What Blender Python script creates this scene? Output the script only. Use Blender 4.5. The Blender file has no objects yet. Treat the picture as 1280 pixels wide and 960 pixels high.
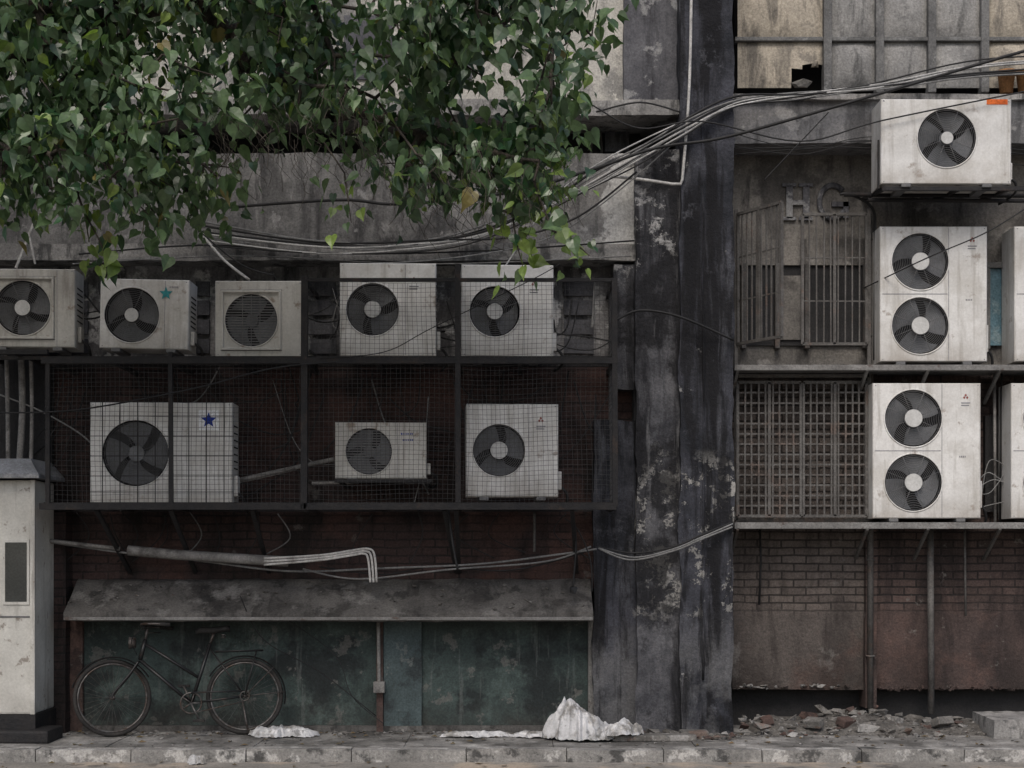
import bpy, bmesh, math, random
from mathutils import Vector, Matrix, noise
random.seed(7)
R=random.uniform
CAMD=14.0; EYE=1.6; F=1960.0
def X(px,Y=0.0): return (px-640)*(Y+CAMD)/F
def Z(py,Y=0.0): return EYE-(py-690)*(Y+CAMD)/F
def P(px,py,Y=0.0): return Vector((X(px,Y),Y,Z(py,Y)))

# ------------------------------------------------------------ materials
GAIN=dict(plaster_top=1.3,plaster_grey=1.1,parapet_concrete=1.12,slab_concrete=1.1,wall_mid=1.3,brick_dark=1.1,ledge_concrete=1.08,green_panel=1.2,teal_pilaster=1.2,pavement_concrete=1.4,kerb_stone=1.3,road_asphalt=1.35,brick_grey=1.08,brick_redbrown=1.12,wall_beige_grey=1.1,cable_grey=1.5,cable_pale=1.5,panel_beige=1.12,panel_grey=1.12,grille_iron=1.25,beam_plaster=1.15,ac_fan_plastic=1.35,booth_paint=1.25,pipe_grey=1.3,pillar_plaster=.9,pillar_light=.95)
def _set(nt,inp,v):
    if isinstance(v,bpy.types.NodeSocket): nt.links.new(v,inp)
    elif isinstance(v,(tuple,list)) and len(v)==3 and inp.type=='RGBA': inp.default_value=(*v,1)
    else: inp.default_value=v
def n_noise(nt,vec,scale,detail=5,rough=.6,dist=0.0):
    n=nt.nodes.new('ShaderNodeTexNoise'); nt.links.new(vec,n.inputs['Vector'])
    n.inputs['Scale'].default_value=scale; n.inputs['Detail'].default_value=detail
    n.inputs['Roughness'].default_value=rough; n.inputs['Distortion'].default_value=dist
    return n.outputs[0]
def n_range(nt,v,a,b,c=0.0,d=1.0):
    n=nt.nodes.new('ShaderNodeMapRange'); n.clamp=True
    nt.links.new(v,n.inputs[0])
    for i,x in enumerate((a,b,c,d)): n.inputs[i+1].default_value=x
    return n.outputs[0]
def n_mix(nt,f,a,b,mode='MIX'):
    n=nt.nodes.new('ShaderNodeMix'); n.data_type='RGBA'; n.blend_type=mode
    _set(nt,n.inputs[0],f); _set(nt,n.inputs[6],a); _set(nt,n.inputs[7],b)
    return n.outputs[2]
def n_math(nt,op,a,b):
    n=nt.nodes.new('ShaderNodeMath'); n.operation=op
    _set(nt,n.inputs[0],a); _set(nt,n.inputs[1],b); return n.outputs[0]
def n_map(nt,vec,scale,loc=(0,0,0)):
    n=nt.nodes.new('ShaderNodeMapping'); nt.links.new(vec,n.inputs[0])
    n.inputs['Scale'].default_value=scale; n.inputs['Location'].default_value=loc
    return n.outputs[0]
def surface(name,c1,c2,scale=2.0,lo=.38,hi=.62,layers=(),fine=.35,rough=.88,bump=.35,brick=None,obj=False,metal=0.0,spec=.3,bscale=30):
    gn=GAIN.get(name,1.0)
    def g(c): return tuple(min(.85,x*gn) for x in c)
    m=bpy.data.materials.new(name); m.use_nodes=True; nt=m.node_tree
    b=nt.nodes['Principled BSDF']
    if obj:
        tc=nt.nodes.new('ShaderNodeTexCoord'); oi=nt.nodes.new('ShaderNodeObjectInfo')
        va=nt.nodes.new('ShaderNodeVectorMath'); va.operation='ADD'
        mm=nt.nodes.new('ShaderNodeMath'); mm.operation='MULTIPLY'; nt.links.new(oi.outputs['Random'],mm.inputs[0]); mm.inputs[1].default_value=37
        nt.links.new(tc.outputs['Object'],va.inputs[0]); nt.links.new(mm.outputs[0],va.inputs[1]); pos=va.outputs[0]
        lpos=tc.outputs['Object']
    else:
        ge=nt.nodes.new('ShaderNodeNewGeometry'); pos=ge.outputs['Position']; lpos=pos
    sep=nt.nodes.new('ShaderNodeSeparateXYZ'); nt.links.new(lpos,sep.inputs[0])
    col=n_mix(nt,n_range(nt,n_noise(nt,pos,scale,6,.65),lo,hi),g(c1),g(c2))
    height=n_noise(nt,pos,bscale,4,.7) if bump else None
    if brick:
        cmb=nt.nodes.new('ShaderNodeCombineXYZ')
        nt.links.new(sep.outputs[0],cmb.inputs[0]); nt.links.new(sep.outputs[2],cmb.inputs[1])
        wob=n_math(nt,'MULTIPLY',n_noise(nt,pos,3,2),.035)
        va=nt.nodes.new('ShaderNodeVectorMath'); va.operation='ADD'; nt.links.new(cmb.outputs[0],va.inputs[0]); nt.links.new(wob,va.inputs[1])
        bt=nt.nodes.new('ShaderNodeTexBrick'); nt.links.new(va.outputs[0],bt.inputs['Vector'])
        bt.inputs['Scale'].default_value=1; bt.inputs['Brick Width'].default_value=.225; bt.inputs['Row Height'].default_value=.072
        bt.inputs['Mortar Size'].default_value=.009; bt.inputs['Mortar Smooth'].default_value=.3; bt.inputs['Bias'].default_value=0
        bt.inputs['Color1'].default_value=(*g(brick['a']),1); bt.inputs['Color2'].default_value=(*g(brick['b']),1); bt.inputs['Mortar'].default_value=(*g(brick['m']),1)
        fade=n_range(nt,n_noise(nt,pos,1.3,5,.6),.35,.6,brick.get('f0',.25),brick.get('f1',.9))
        if 'zlim' in brick:
            fade=n_math(nt,'MULTIPLY',fade,n_range(nt,sep.outputs[2],brick['zlim'][0],brick['zlim'][1]))
        col=n_mix(nt,fade,col,bt.outputs[0])
        hb=n_math(nt,'MULTIPLY',n_math(nt,'MULTIPLY',bt.outputs[1],fade),-1.2)
        height=n_math(nt,'ADD',height,hb)
    for i,L in enumerate(layers):
        s=L.get('s',(1,1,1)); v=n_map(nt,pos,s,(i*7.3+1.7,i*3.1,i*5.7+2))
        f=n_range(nt,n_noise(nt,v,L.get('k',1),L.get('d',6),L.get('r',.65),L.get('dist',0)),L['lo'],L['hi'],0,L.get('amt',1))
        if 'z' in L: f=n_math(nt,'MULTIPLY',f,n_range(nt,sep.outputs[2],L['z'][0],L['z'][1]))
        if 'z2' in L: f=n_math(nt,'MULTIPLY',f,n_range(nt,sep.outputs[2],L['z2'][0],L['z2'][1]))
        if 'x' in L: f=n_math(nt,'MULTIPLY',f,n_range(nt,sep.outputs[0],L['x'][0],L['x'][1]))
        col=n_mix(nt,f,col,g(L['c']))
        if L.get('h') and bump: height=n_math(nt,'ADD',height,n_math(nt,'MULTIPLY',f,L['h']))
    ff=n_range(nt,n_noise(nt,pos,55,3,.7),.3,.7,1-fine,1+fine*.6)
    vm=nt.nodes.new('ShaderNodeVectorMath'); vm.operation='SCALE'; nt.links.new(col,vm.inputs[0]); nt.links.new(ff,vm.inputs['Scale'])
    nt.links.new(vm.outputs[0],b.inputs['Base Color'])
    b.inputs['Roughness'].default_value=rough; b.inputs['Metallic'].default_value=metal
    b.inputs['Specular IOR Level'].default_value=spec
    if bump:
        bp=nt.nodes.new('ShaderNodeBump'); bp.inputs['Strength'].default_value=bump; bp.inputs['Distance'].default_value=.02
        nt.links.new(height,bp.inputs['Height']); nt.links.new(bp.outputs[0],b.inputs['Normal'])
    return m
def st(c,lo=.5,hi=.62,amt=.8,sx=7,sz=.5,**k): return dict(c=c,s=(sx,sx,sz),k=1,lo=lo,hi=hi,amt=amt,**k)
def pt(c,k=2,lo=.56,hi=.58,amt=1,**kw): return dict(c=c,k=k,lo=lo,hi=hi,amt=amt,**kw)

M={}
M['plaster_top']=surface('plaster_top',(.40,.385,.35),(.27,.26,.24),1.5,layers=[st((.07,.07,.07),.52,.66,.8,4,.8,dist=.6),pt((.12,.12,.12),1.4,.56,.62,.7),pt((.5,.48,.44),3,.60,.62,.7)])
M['plaster_grey']=surface('plaster_grey',(.12,.12,.13),(.06,.06,.068),1.8,layers=[st((.02,.02,.024),.5,.65,.9,5,.7),pt((.26,.26,.26),2.2,.60,.63,.8)])
M['parapet']=surface('parapet_concrete',(.21,.205,.20),(.125,.122,.12),1.8,.40,.6,layers=[st((.045,.043,.044),.50,.64,.85,2.6,.9,dist=.9),st((.05,.049,.05),.55,.66,.6,12,.8,dist=.3),st((.34,.33,.32),.56,.66,.5,6,1.6,dist=.6),pt((.55,.545,.53),1.8,.50,.54,.85,x=(.5,.8),h=.3),pt((.03,.03,.032),2.2,.60,.66,.7),pt((.30,.295,.29),5,.61,.64,.6)],bump=.5)
M['slab']=surface('slab_concrete',(.30,.292,.282),(.19,.185,.18),2.5,layers=[st((.05,.05,.05),.52,.62,.8,7,2),pt((.07,.07,.07),4,.57,.62,.7)])
M['wall_mid']=surface('wall_mid',(.22,.215,.217),(.085,.083,.087),1.3,.42,.58,layers=[st((.022,.022,.024),.48,.61,.85,4,.8,dist=.5),pt((.44,.435,.43),2.2,.53,.57,.8)])
M['dark']=surface('dark_recess',(.022,.022,.023),(.036,.035,.036),2,fine=.3)
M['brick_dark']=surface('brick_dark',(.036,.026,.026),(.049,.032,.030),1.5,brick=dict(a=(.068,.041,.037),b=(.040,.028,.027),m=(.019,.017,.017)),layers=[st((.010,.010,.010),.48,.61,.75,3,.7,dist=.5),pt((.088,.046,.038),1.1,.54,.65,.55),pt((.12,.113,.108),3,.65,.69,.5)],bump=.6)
M['ledge']=surface('ledge_concrete',(.12,.114,.108),(.07,.067,.064),2.4,layers=[st((.03,.028,.027),.50,.62,.75,4,1.2,dist=.8),pt((.21,.203,.195),2.5,.57,.63,.6),pt((.02,.02,.02),3.4,.58,.63,.7)])
M['panel']=surface('green_panel',(.044,.063,.060),(.026,.038,.036),1.5,layers=[pt((.085,.115,.106),1.6,.50,.62,.75,r=.75),pt((.012,.015,.016),2,.52,.61,.85),st((.12,.13,.125),.60,.66,.4,12,1),pt((.14,.135,.125),5,.60,.63,.5),dict(c=(.034,.030,.026),k=3,lo=.3,hi=.6,amt=.9,z=(.32,.0)),dict(c=(.010,.011,.012),k=2,lo=.3,hi=.6,amt=.8,z=(.7,1.05))],rough=.7,bump=.25)  # last layer paints the shade under the ledge into the panel tops
M['teal']=surface('teal_pilaster',(.066,.090,.094),(.042,.058,.060),2,layers=[pt((.018,.022,.024),2.6,.53,.62,.8),pt((.15,.16,.155),6,.61,.65,.5)],rough=.75)
M['redjamb']=surface('red_jamb',(.12,.075,.064),(.06,.044,.040),3,layers=[pt((.02,.016,.016),3,.54,.62,.7),pt((.16,.15,.14),5,.6,.63,.6)])
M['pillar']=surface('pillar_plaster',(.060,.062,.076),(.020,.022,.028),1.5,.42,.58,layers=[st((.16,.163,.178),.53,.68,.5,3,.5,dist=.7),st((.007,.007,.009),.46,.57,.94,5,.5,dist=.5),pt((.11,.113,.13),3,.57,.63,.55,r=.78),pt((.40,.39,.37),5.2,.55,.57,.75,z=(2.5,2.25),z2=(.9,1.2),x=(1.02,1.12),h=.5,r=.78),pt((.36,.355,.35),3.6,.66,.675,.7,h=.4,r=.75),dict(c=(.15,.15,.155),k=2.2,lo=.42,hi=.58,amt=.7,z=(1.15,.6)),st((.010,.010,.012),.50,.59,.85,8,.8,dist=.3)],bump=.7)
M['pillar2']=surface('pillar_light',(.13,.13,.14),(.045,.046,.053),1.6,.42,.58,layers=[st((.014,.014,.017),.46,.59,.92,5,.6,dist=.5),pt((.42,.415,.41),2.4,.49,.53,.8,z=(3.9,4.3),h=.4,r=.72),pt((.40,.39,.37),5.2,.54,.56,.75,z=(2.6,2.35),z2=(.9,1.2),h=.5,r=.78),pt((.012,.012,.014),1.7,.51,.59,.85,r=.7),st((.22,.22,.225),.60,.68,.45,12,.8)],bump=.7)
M['beam']=surface('beam_plaster',(.17,.168,.172),(.10,.10,.104),1.5,layers=[st((.05,.05,.052),.53,.65,.75,6,1.2,dist=.4),pt((.28,.275,.27),3,.6,.64,.6)])
M['rwall']=surface('wall_beige_grey',(.19,.178,.163),(.115,.108,.10),1.6,layers=[st((.035,.033,.033),.51,.64,.85,4,.8,dist=.5),pt((.3,.285,.265),2.4,.60,.63,.6),pt((.05,.047,.045),1.5,.55,.62,.7)])
M['rbrick']=surface('brick_grey',(.062,.053,.049),(.087,.075,.069),1.4,brick=dict(a=(.140,.118,.106),b=(.092,.077,.070),m=(.035,.030,.028),zlim=(1.0,1.12),f0=.6,f1=1.0),layers=[st((.022,.018,.017),.49,.63,.68,3,.7,dist=.6),pt((.19,.18,.17),2.4,.6,.66,.5),pt((.095,.057,.047),1.2,.50,.62,.6,z=(1.5,.8)),dict(c=(.024,.019,.017),k=2,lo=.35,hi=.6,amt=.7,z=(.75,.4))],bump=.7)
M['rbrick2']=surface('brick_redbrown',(.058,.043,.040),(.074,.052,.047),1.4,brick=dict(a=(.092,.065,.058),b=(.055,.041,.037),m=(.025,.021,.020),zlim=(1.0,1.12),f0=.5,f1=1.0),layers=[st((.016,.013,.013),.48,.62,.75,3,.7,dist=.6),pt((.115,.070,.059),1.5,.52,.64,.6,z=(1.5,.8)),pt((.16,.15,.14),6,.63,.67,.6),dict(c=(.020,.016,.015),k=2,lo=.35,hi=.6,amt=.7,z=(.8,.4))],bump=.7)
M['panel_beige']=surface('panel_beige',(.40,.355,.29),(.26,.235,.195),2,layers=[st((.07,.065,.06),.52,.63,.8,5,1.0,dist=.5),pt((.12,.11,.10),3,.56,.62,.6)])
M['panel_grey']=surface('panel_grey',(.29,.285,.275),(.18,.178,.175),2,layers=[st((.05,.05,.05),.51,.64,.8,5,.9,dist=.5),pt((.08,.08,.08),3,.57,.63,.5)])
M['mullion']=surface('mullion',(.17,.17,.168),(.10,.10,.10),4,layers=[pt((.26,.26,.26),8,.6,.64,.5)])
M['ac_white']=surface('ac_painted_metal',(.67,.665,.65),(.57,.562,.545),2.5,.4,.6,obj=True,layers=[st((.30,.28,.25),.52,.69,.65,12,1.2,dist=.3),pt((.24,.195,.16),7,.61,.69,.75),pt((.43,.41,.375),2.5,.49,.64,.55),dict(c=(.30,.27,.235),k=3,lo=.32,hi=.68,amt=.9,z=(.20,.0))],fine=.10,rough=.5,bump=.05,spec=.4)
M['ac_grey']=surface('ac_old_paint',(.50,.49,.46),(.40,.388,.36),2.5,.4,.6,obj=True,layers=[st((.22,.20,.175),.52,.68,.75,12,1.2),pt((.20,.15,.11),6,.59,.66,.8)],fine=.12,rough=.55,bump=.05,spec=.4)
M['ac_dark']=surface('ac_cavity',(.018,.018,.02),(.028,.028,.03),8,fine=.1,bump=0)
M['ac_fan']=surface('ac_fan_plastic',(.115,.12,.128),(.085,.088,.094),6,fine=.2,bump=0,rough=.5,obj=True)
M['ac_hub']=surface('ac_hub',(.54,.54,.53),(.44,.44,.43),8,fine=.15,bump=0,rough=.5,obj=True)
M['ac_guard']=surface('ac_guard',(.11,.11,.115),(.15,.15,.15),6,fine=.2,bump=0,rough=.5)
M['iron']=surface('black_iron',(.014,.014,.016),(.024,.022,.022),8,layers=[pt((.05,.035,.028),5,.6,.66,.7)],rough=.65)
M['iron_wire']=surface('mesh_wire',(.045,.045,.048),(.075,.073,.072),8,bump=0,rough=.5)
M['grille']=surface('grille_iron',(.10,.096,.092),(.065,.061,.058),6,layers=[pt((.11,.078,.064),5,.56,.64,.6)],rough=.75)
M['rail']=surface('rail_metal',(.22,.216,.21),(.14,.136,.132),4,layers=[pt((.09,.065,.055),6,.58,.64,.8)],rough=.7)
M['pvc']=surface('pvc_white',(.56,.55,.53),(.40,.39,.38),5,layers=[pt((.14,.13,.12),6,.56,.66,.6)],rough=.6,bump=.1)
M['pvc_dirty']=surface('pipe_grey',(.20,.193,.185),(.11,.106,.102),5,layers=[pt((.05,.045,.042),6,.55,.64,.7)],rough=.7,bump=.1)
M['cable']=surface('cable_black',(.014,.014,.015),(.022,.022,.023),8,bump=0,rough=.6)
M['cable_g']=surface('cable_grey',(.15,.15,.148),(.09,.09,.09),6,bump=0,rough=.7)
M['cable_w']=surface('cable_pale',(.32,.315,.31),(.21,.21,.205),6,bump=0,rough=.7)
M['pavement']=surface('pavement_concrete',(.28,.272,.26),(.19,.184,.175),2,layers=[pt((.12,.115,.108),1.6,.53,.63,.6),pt((.40,.39,.375),4,.56,.62,.6),pt((.05,.048,.045),9,.61,.66,.7),dict(c=(.05,.048,.045),k=3,lo=.35,hi=.62,amt=.9,s=(1,.6,1))],bump=.4)
M['kerb']=surface('kerb_stone',(.24,.233,.222),(.14,.136,.13),3,layers=[pt((.40,.39,.375),5,.53,.58,.7),pt((.03,.03,.03),4,.56,.62,.8)],bump=.6)
M['road']=surface('road_asphalt',(.22,.205,.185),(.14,.132,.12),1.2,layers=[pt((.36,.29,.22),1.1,.52,.62,.6),pt((.06,.055,.05),3,.58,.62,.7)],bump=.4)
M['ground']=surface('ground_earth',(.14,.12,.10),(.09,.08,.07),.6)
M['rubble']=surface('rubble_stone',(.20,.19,.178),(.10,.096,.09),5,layers=[pt((.36,.35,.34),6,.55,.60,.6),pt((.15,.095,.075),3,.58,.61,.6)],bump=.5)
M['dust']=surface('rubble_dust',(.13,.122,.112),(.075,.07,.065),9,layers=[pt((.24,.23,.22),14,.55,.62,.6)],bump=.9)
M['plastic']=surface('plastic_sheet',(.58,.58,.59),(.42,.42,.425),6,layers=[pt((.15,.14,.125),5,.51,.60,.85),pt((.05,.048,.045),9,.60,.65,.6)],rough=.35,bump=.15,fine=.15,spec=.5)
M['booth']=surface('booth_paint',(.48,.472,.44),(.37,.362,.335),2.5,layers=[st((.16,.145,.13),.54,.68,.6,8,1),pt((.12,.09,.07),7,.62,.67,.7),dict(c=(.14,.125,.11),k=3,lo=.35,hi=.65,amt=.8,z=(.6,.1))],fine=.12,rough=.6,bump=.08)
M['booth_roof']=surface('booth_roof',(.26,.27,.29),(.16,.165,.175),3,layers=[pt((.40,.40,.41),5,.57,.64,.5)],rough=.55)
M['tyre']=surface('tyre_rubber',(.022,.021,.021),(.04,.037,.035),10,rough=.85,bump=.1)
M['bike_paint']=surface('bicycle_paint',(.010,.010,.011),(.018,.017,.017),10,layers=[pt((.06,.035,.025),12,.6,.66,.6)],rough=.4,bump=.03,spec=.5)
M['chrome']=surface('rusty_chrome',(.15,.147,.145),(.08,.066,.06),14,layers=[pt((.07,.045,.032),10,.52,.62,.8)],rough=.45,metal=.6,bump=.05)
M['glass']=surface('window_glass',(.11,.20,.25),(.06,.11,.13),2,rough=.15,spec=.6,bump=.03,layers=[pt((.26,.34,.36),3,.50,.58,.7)])
M['blk_glass']=surface('dark_glass',(.03,.035,.035),(.05,.055,.055),2,rough=.2,spec=.6,bump=.02)
M['terracotta']=surface('terracotta',(.36,.19,.08),(.26,.13,.06),4)
M['star_blue']=surface('sticker_blue',(.02,.05,.30),(.02,.04,.22),4,bump=0)
M['sticker_w']=surface('sticker_white',(.82,.83,.85),(.76,.77,.79),4,bump=0)
M['sticker_t']=surface('sticker_teal',(.05,.28,.30),(.04,.2,.22),4,bump=0)
M['sticker_o']=surface('sticker_orange',(.70,.16,.04),(.6,.12,.03),4,bump=0)
M['mark_r']=surface('mark_red',(.30,.10,.09),(.22,.08,.07),4,bump=0)
M['mark_g']=surface('mark_grey',(.26,.26,.28),(.19,.19,.20),4,bump=0)
M['bark']=surface('tree_bark',(.10,.085,.07),(.05,.042,.036),5,layers=[st((.02,.018,.016),.5,.6,.8,14,2)],bump=.8)
M['dry_leaf']=surface('dry_leaf',(.16,.11,.06),(.09,.075,.04),12,bump=0,fine=.3)

# ------------------------------------------------------------ mesh builder
class MB:
    def __init__(s): s.v=[];s.f=[];s.m=[];s.sm=[];s.mats=[];s.T=Matrix.Identity(4)
    def mi(s,n):
        if n not in s.mats: s.mats.append(n)
        return s.mats.index(n)
    def add(s,vs,fs,mat,smooth=False):
        o=len(s.v); k=s.mi(mat)
        for p in vs: s.v.append(s.T@Vector(p))
        for f in fs: s.f.append([i+o for i in f]); s.m.append(k); s.sm.append(smooth)
    def box(s,x0,x1,y0,y1,z0,z1,mat):
        vs=[(x0,y0,z0),(x1,y0,z0),(x1,y1,z0),(x0,y1,z0),(x0,y0,z1),(x1,y0,z1),(x1,y1,z1),(x0,y1,z1)]
        s.add(vs,[(0,3,2,1),(4,5,6,7),(0,1,5,4),(1,2,6,5),(2,3,7,6),(3,0,4,7)],mat)
    def bbox(s,x0,x1,y0,y1,z0,z1,mat,bv=.006):
        bm=bmesh.new(); bmesh.ops.create_cube(bm,size=1)
        for v in bm.verts:
            v.co=Vector(((x0+x1)/2+v.co.x*(x1-x0),(y0+y1)/2+v.co.y*(y1-y0),(z0+z1)/2+v.co.z*(z1-z0)))
        bmesh.ops.bevel(bm,geom=list(bm.edges),offset=bv,segments=2,affect='EDGES',profile=.6)
        s.addbm(bm,mat); bm.free()
    def addbm(s,bm,mat,smooth=False):
        bm.verts.ensure_lookup_table(); bm.verts.index_update()
        s.add([v.co.copy() for v in bm.verts],[[v.index for v in f.verts] for f in bm.faces],mat,smooth)
    def rough(s,x0,x1,y0,y1,z0,z1,mat,cell=.09,amp=.012,freq=2.2):
        def disp(p):
            p=Vector(p)
            d=noise.noise_vector(p*freq)*amp+noise.noise_vector(p*freq*5)*amp*.45
            return p+d
        def grid(o,u,v):
            o=Vector(o);u=Vector(u);v=Vector(v)
            nu=max(1,int(u.length/cell)); nv=max(1,int(v.length/cell))
            vs=[disp(o+u*(i/nu)+v*(j/nv)) for j in range(nv+1) for i in range(nu+1)]
            fs=[(j*(nu+1)+i,j*(nu+1)+i+1,(j+1)*(nu+1)+i+1,(j+1)*(nu+1)+i) for j in range(nv) for i in range(nu)]
            s.add(vs,fs,mat,True)
        dx=x1-x0;dy=y1-y0;dz=z1-z0
        grid((x0,y0,z0),(dx,0,0),(0,0,dz))
        grid((x1,y0,z0),(0,dy,0),(0,0,dz)); grid((x0,y0,z0),(0,0,dz),(0,dy,0))
        grid((x0,y0,z1),(dx,0,0),(0,dy,0)); grid((x0,y0,z0),(0,dy,0),(dx,0,0))
    def tube(s,pts,r,mat,n=6,caps=True,smooth=True):
        pts=[Vector(p) for p in pts]
        if not isinstance(r,(list,tuple)): r=[r]*len(pts)
        vs=[];fs=[]; up=None
        for i,p in enumerate(pts):
            t=(pts[min(i+1,len(pts)-1)]-pts[max(i-1,0)])
            if t.length<1e-7: t=Vector((0,0,1))
            t.normalize()
            if up is None: up=t.orthogonal().normalized()
            else:
                up=up-t*up.dot(t)
                up=up.normalized() if up.length>1e-5 else t.orthogonal().normalized()
            b=t.cross(up)
            for k in range(n):
                a=2*math.pi*k/n; vs.append(p+(up*math.cos(a)+b*math.sin(a))*r[i])
        for i in range(len(pts)-1):
            for k in range(n):
                fs.append((i*n+k,i*n+(k+1)%n,(i+1)*n+(k+1)%n,(i+1)*n+k))
        if caps: fs.append(tuple(range(n-1,-1,-1))); fs.append(tuple((len(pts)-1)*n+k for k in range(n)))
        s.add(vs,fs,mat,smooth)
    def bar(s,a,b,w,mat): s.tube([a,b],w*.7071,mat,4,True,False)
    def ring(s,c,ax,R_,r,mat,seg=36,n=5,a0=0,a1=2*math.pi,sx=None):
        c=Vector(c);ax=Vector(ax).normalized()
        u=Vector((1,0,0)) if abs(ax.x)<.9 else Vector((0,0,1)); u=(u-ax*u.dot(ax)).normalized(); w=ax.cross(u)
        full=abs(a1-a0-2*math.pi)<1e-6; vs=[];fs=[]; cnt=seg if full else seg+1
        for i in range(cnt):
            a=a0+(a1-a0)*i/seg; d=u*math.cos(a)+w*math.sin(a)
            for k in range(n):
                b=2*math.pi*k/n; vs.append(c+d*(R_+r*math.cos(b))+ax*(r*math.sin(b)))
        for i in range(seg if full else seg):
            j=(i+1)%cnt
            for k in range(n): fs.append((i*n+k,i*n+(k+1)%n,j*n+(k+1)%n,j*n+k))
        s.add(vs,fs,mat,True)
    def disc(s,c,r,mat,y=0,seg=28,th=0.0):
        vs=[(c[0]+r*math.cos(2*math.pi*i/seg),y,c[1]+r*math.sin(2*math.pi*i/seg)) for i in range(seg)]
        if th:
            vs2=[(v[0],y+th,v[2]) for v in vs]; fs=[tuple(range(seg))]+[(i,(i+1)%seg,seg+(i+1)%seg,seg+i) for i in range(seg)]
            s.add(vs+vs2,fs,mat)
        else: s.add(vs,[tuple(range(seg))],mat)
    def hull(s,c,sz,mat,n=10):
        bm=bmesh.new()
        for i in range(n):
            d=Vector((R(-1,1),R(-1,1),R(-1,1))).normalized()*R(.75,1.1)
            bm.verts.new((c[0]+d.x*sz[0],c[1]+d.y*sz[1],c[2]+d.z*sz[2]))
        r=bmesh.ops.convex_hull(bm,input=list(bm.verts))
        bmesh.ops.delete(bm,geom=[v for v in bm.verts if not v.link_faces],context='VERTS')
        s.addbm(bm,mat); bm.free()
    def obj(s,name,loc=(0,0,0),parent=None,rot=None):
        me=bpy.data.meshes.new(name); me.from_pydata([tuple(v) for v in s.v],[],s.f)
        for n in s.mats: me.materials.append(M[n])
        me.polygons.foreach_set('material_index',s.m); me.polygons.foreach_set('use_smooth',s.sm); me.update()
        o=bpy.data.objects.new(name,me); bpy.context.scene.collection.objects.link(o)
        o.location=loc
        if rot: o.rotation_euler=rot
        if parent: o.parent=parent
        return o
def smooth(pts,n=8):
    pts=[Vector(p) for p in pts]; out=[]
    for i in range(len(pts)-1):
        p0=pts[max(i-1,0)];p1=pts[i];p2=pts[i+1];p3=pts[min(i+2,len(pts)-1)]
        for k in range(n):
            t=k/n; out.append(.5*((2*p1)+(p2-p0)*t+(2*p0-5*p1+4*p2-p3)*t*t+(3*p1-p0-3*p2+p3)*t**3))
    out.append(pts[-1]); return out
def empty(name,loc=(0,0,0)):
    e=bpy.data.objects.new(name,None); bpy.context.scene.collection.objects.link(e); e.location=loc; return e

# ------------------------------------------------------------ ground
m=MB(); m.add([(-150,-150,-.108),(150,-150,-.108),(150,150,-.108),(-150,150,-.108)],[(0,1,2,3)],'ground'); m.obj('ground')
m=MB(); m.add([(-60,-9.5,-.1),(60,-9.5,-.1),(60,-1.3,-.1),(-60,-1.3,-.1)],[(0,1,2,3)],'road'); m.obj('road')
PV=empty('pavement')
m=MB()
x=-14
while x<14:
    w=R(.58,.62)*2; m.rough(x+.003,x+w-.003,-1.16,1.0,-.12,R(-.003,.003),'pavement',.12,.005); x+=w
m.box(-60,-14.1,-1.3,1,-.12,0,'pavement'); m.box(14.3,60,-1.3,1,-.12,0,'pavement'); m.obj('paving_slabs',parent=PV)
m=MB(); x=-14
while x<14:
    w=R(.75,.95); m.rough(x+.004,x+w-.004,-1.32+R(-.008,.008),-1.163,-.12,R(-.006,.006),'kerb',.07,.010); x+=w
m.obj('kerb')

# ------------------------------------------------------------ building
B=empty('commercial_building')
TOP=8.6; LX=-9.5; RX=9.5
def zz(py,Y): return Z(py,Y)
m=MB()
m.box(LX,RX,1.0,6.0,-.1,TOP,'dark'); m.obj('core',parent=B)
m=MB()
m.rough(LX,X(782),0,1.0,zz(132,0),TOP,'plaster_top',.2,.012)
m.rough(X(780,-.12),X(852,-.12),-.12,1.0,zz(128,-.12),TOP,'plaster_grey',.12,.012)
for px in (330,430,530):
    m.box(X(px),X(px+60),-.02,.01,Z(100),Z(20),'plaster_grey')
m.obj('upper_wall',parent=B)
m=MB()
m.rough(LX,X(852,-.3),-.3,1.0,zz(143,-.3),zz(124,-.3),'slab',.06,.016)
m.obj('upper_slab',parent=B)
m=MB(); m.box(LX,X(800,.35),.35,1.0,zz(200,.35),zz(120,.35),'dark')
for i in range(7):
    px=R(560,780); m.bar(P(px,145,.3),P(px+R(-6,6),192,.3),.02,'grille')
m.box(X(756,.3),X(786,.3),.28,.34,zz(190,.3),zz(158,.3),'plaster_grey')
m.obj('upper_recess',parent=B)
m=MB(); m.rough(LX,X(797,-.12),-.12,.9,zz(306,-.12),zz(192,-.12),'parapet',.06,.014)
m.rough(LX,X(797,-.2),-.2,.9,zz(325,-.2),zz(305,-.2),'slab',.05,.016); m.obj('parapet',parent=B)
m=MB(); m.rough(LX,X(800,.12),.12,.9,zz(452,.12),zz(318,.12),'wall_mid',.1,.012)
for a,b in ((60,110),(245,262),(386,420),(705,742)):
    for k in range(4): m.box(X(a,.1),X(b,.1),.085,.12,zz(352+24*k+18,.1),zz(352+24*k,.1),'plaster_grey')
m.obj('middle_wall',parent=B)
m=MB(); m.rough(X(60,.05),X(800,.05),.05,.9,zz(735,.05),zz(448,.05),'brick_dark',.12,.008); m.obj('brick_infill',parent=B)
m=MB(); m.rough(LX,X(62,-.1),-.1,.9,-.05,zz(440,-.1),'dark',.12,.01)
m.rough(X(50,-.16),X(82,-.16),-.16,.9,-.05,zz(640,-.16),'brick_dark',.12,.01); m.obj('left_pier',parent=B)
m=MB()
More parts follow.
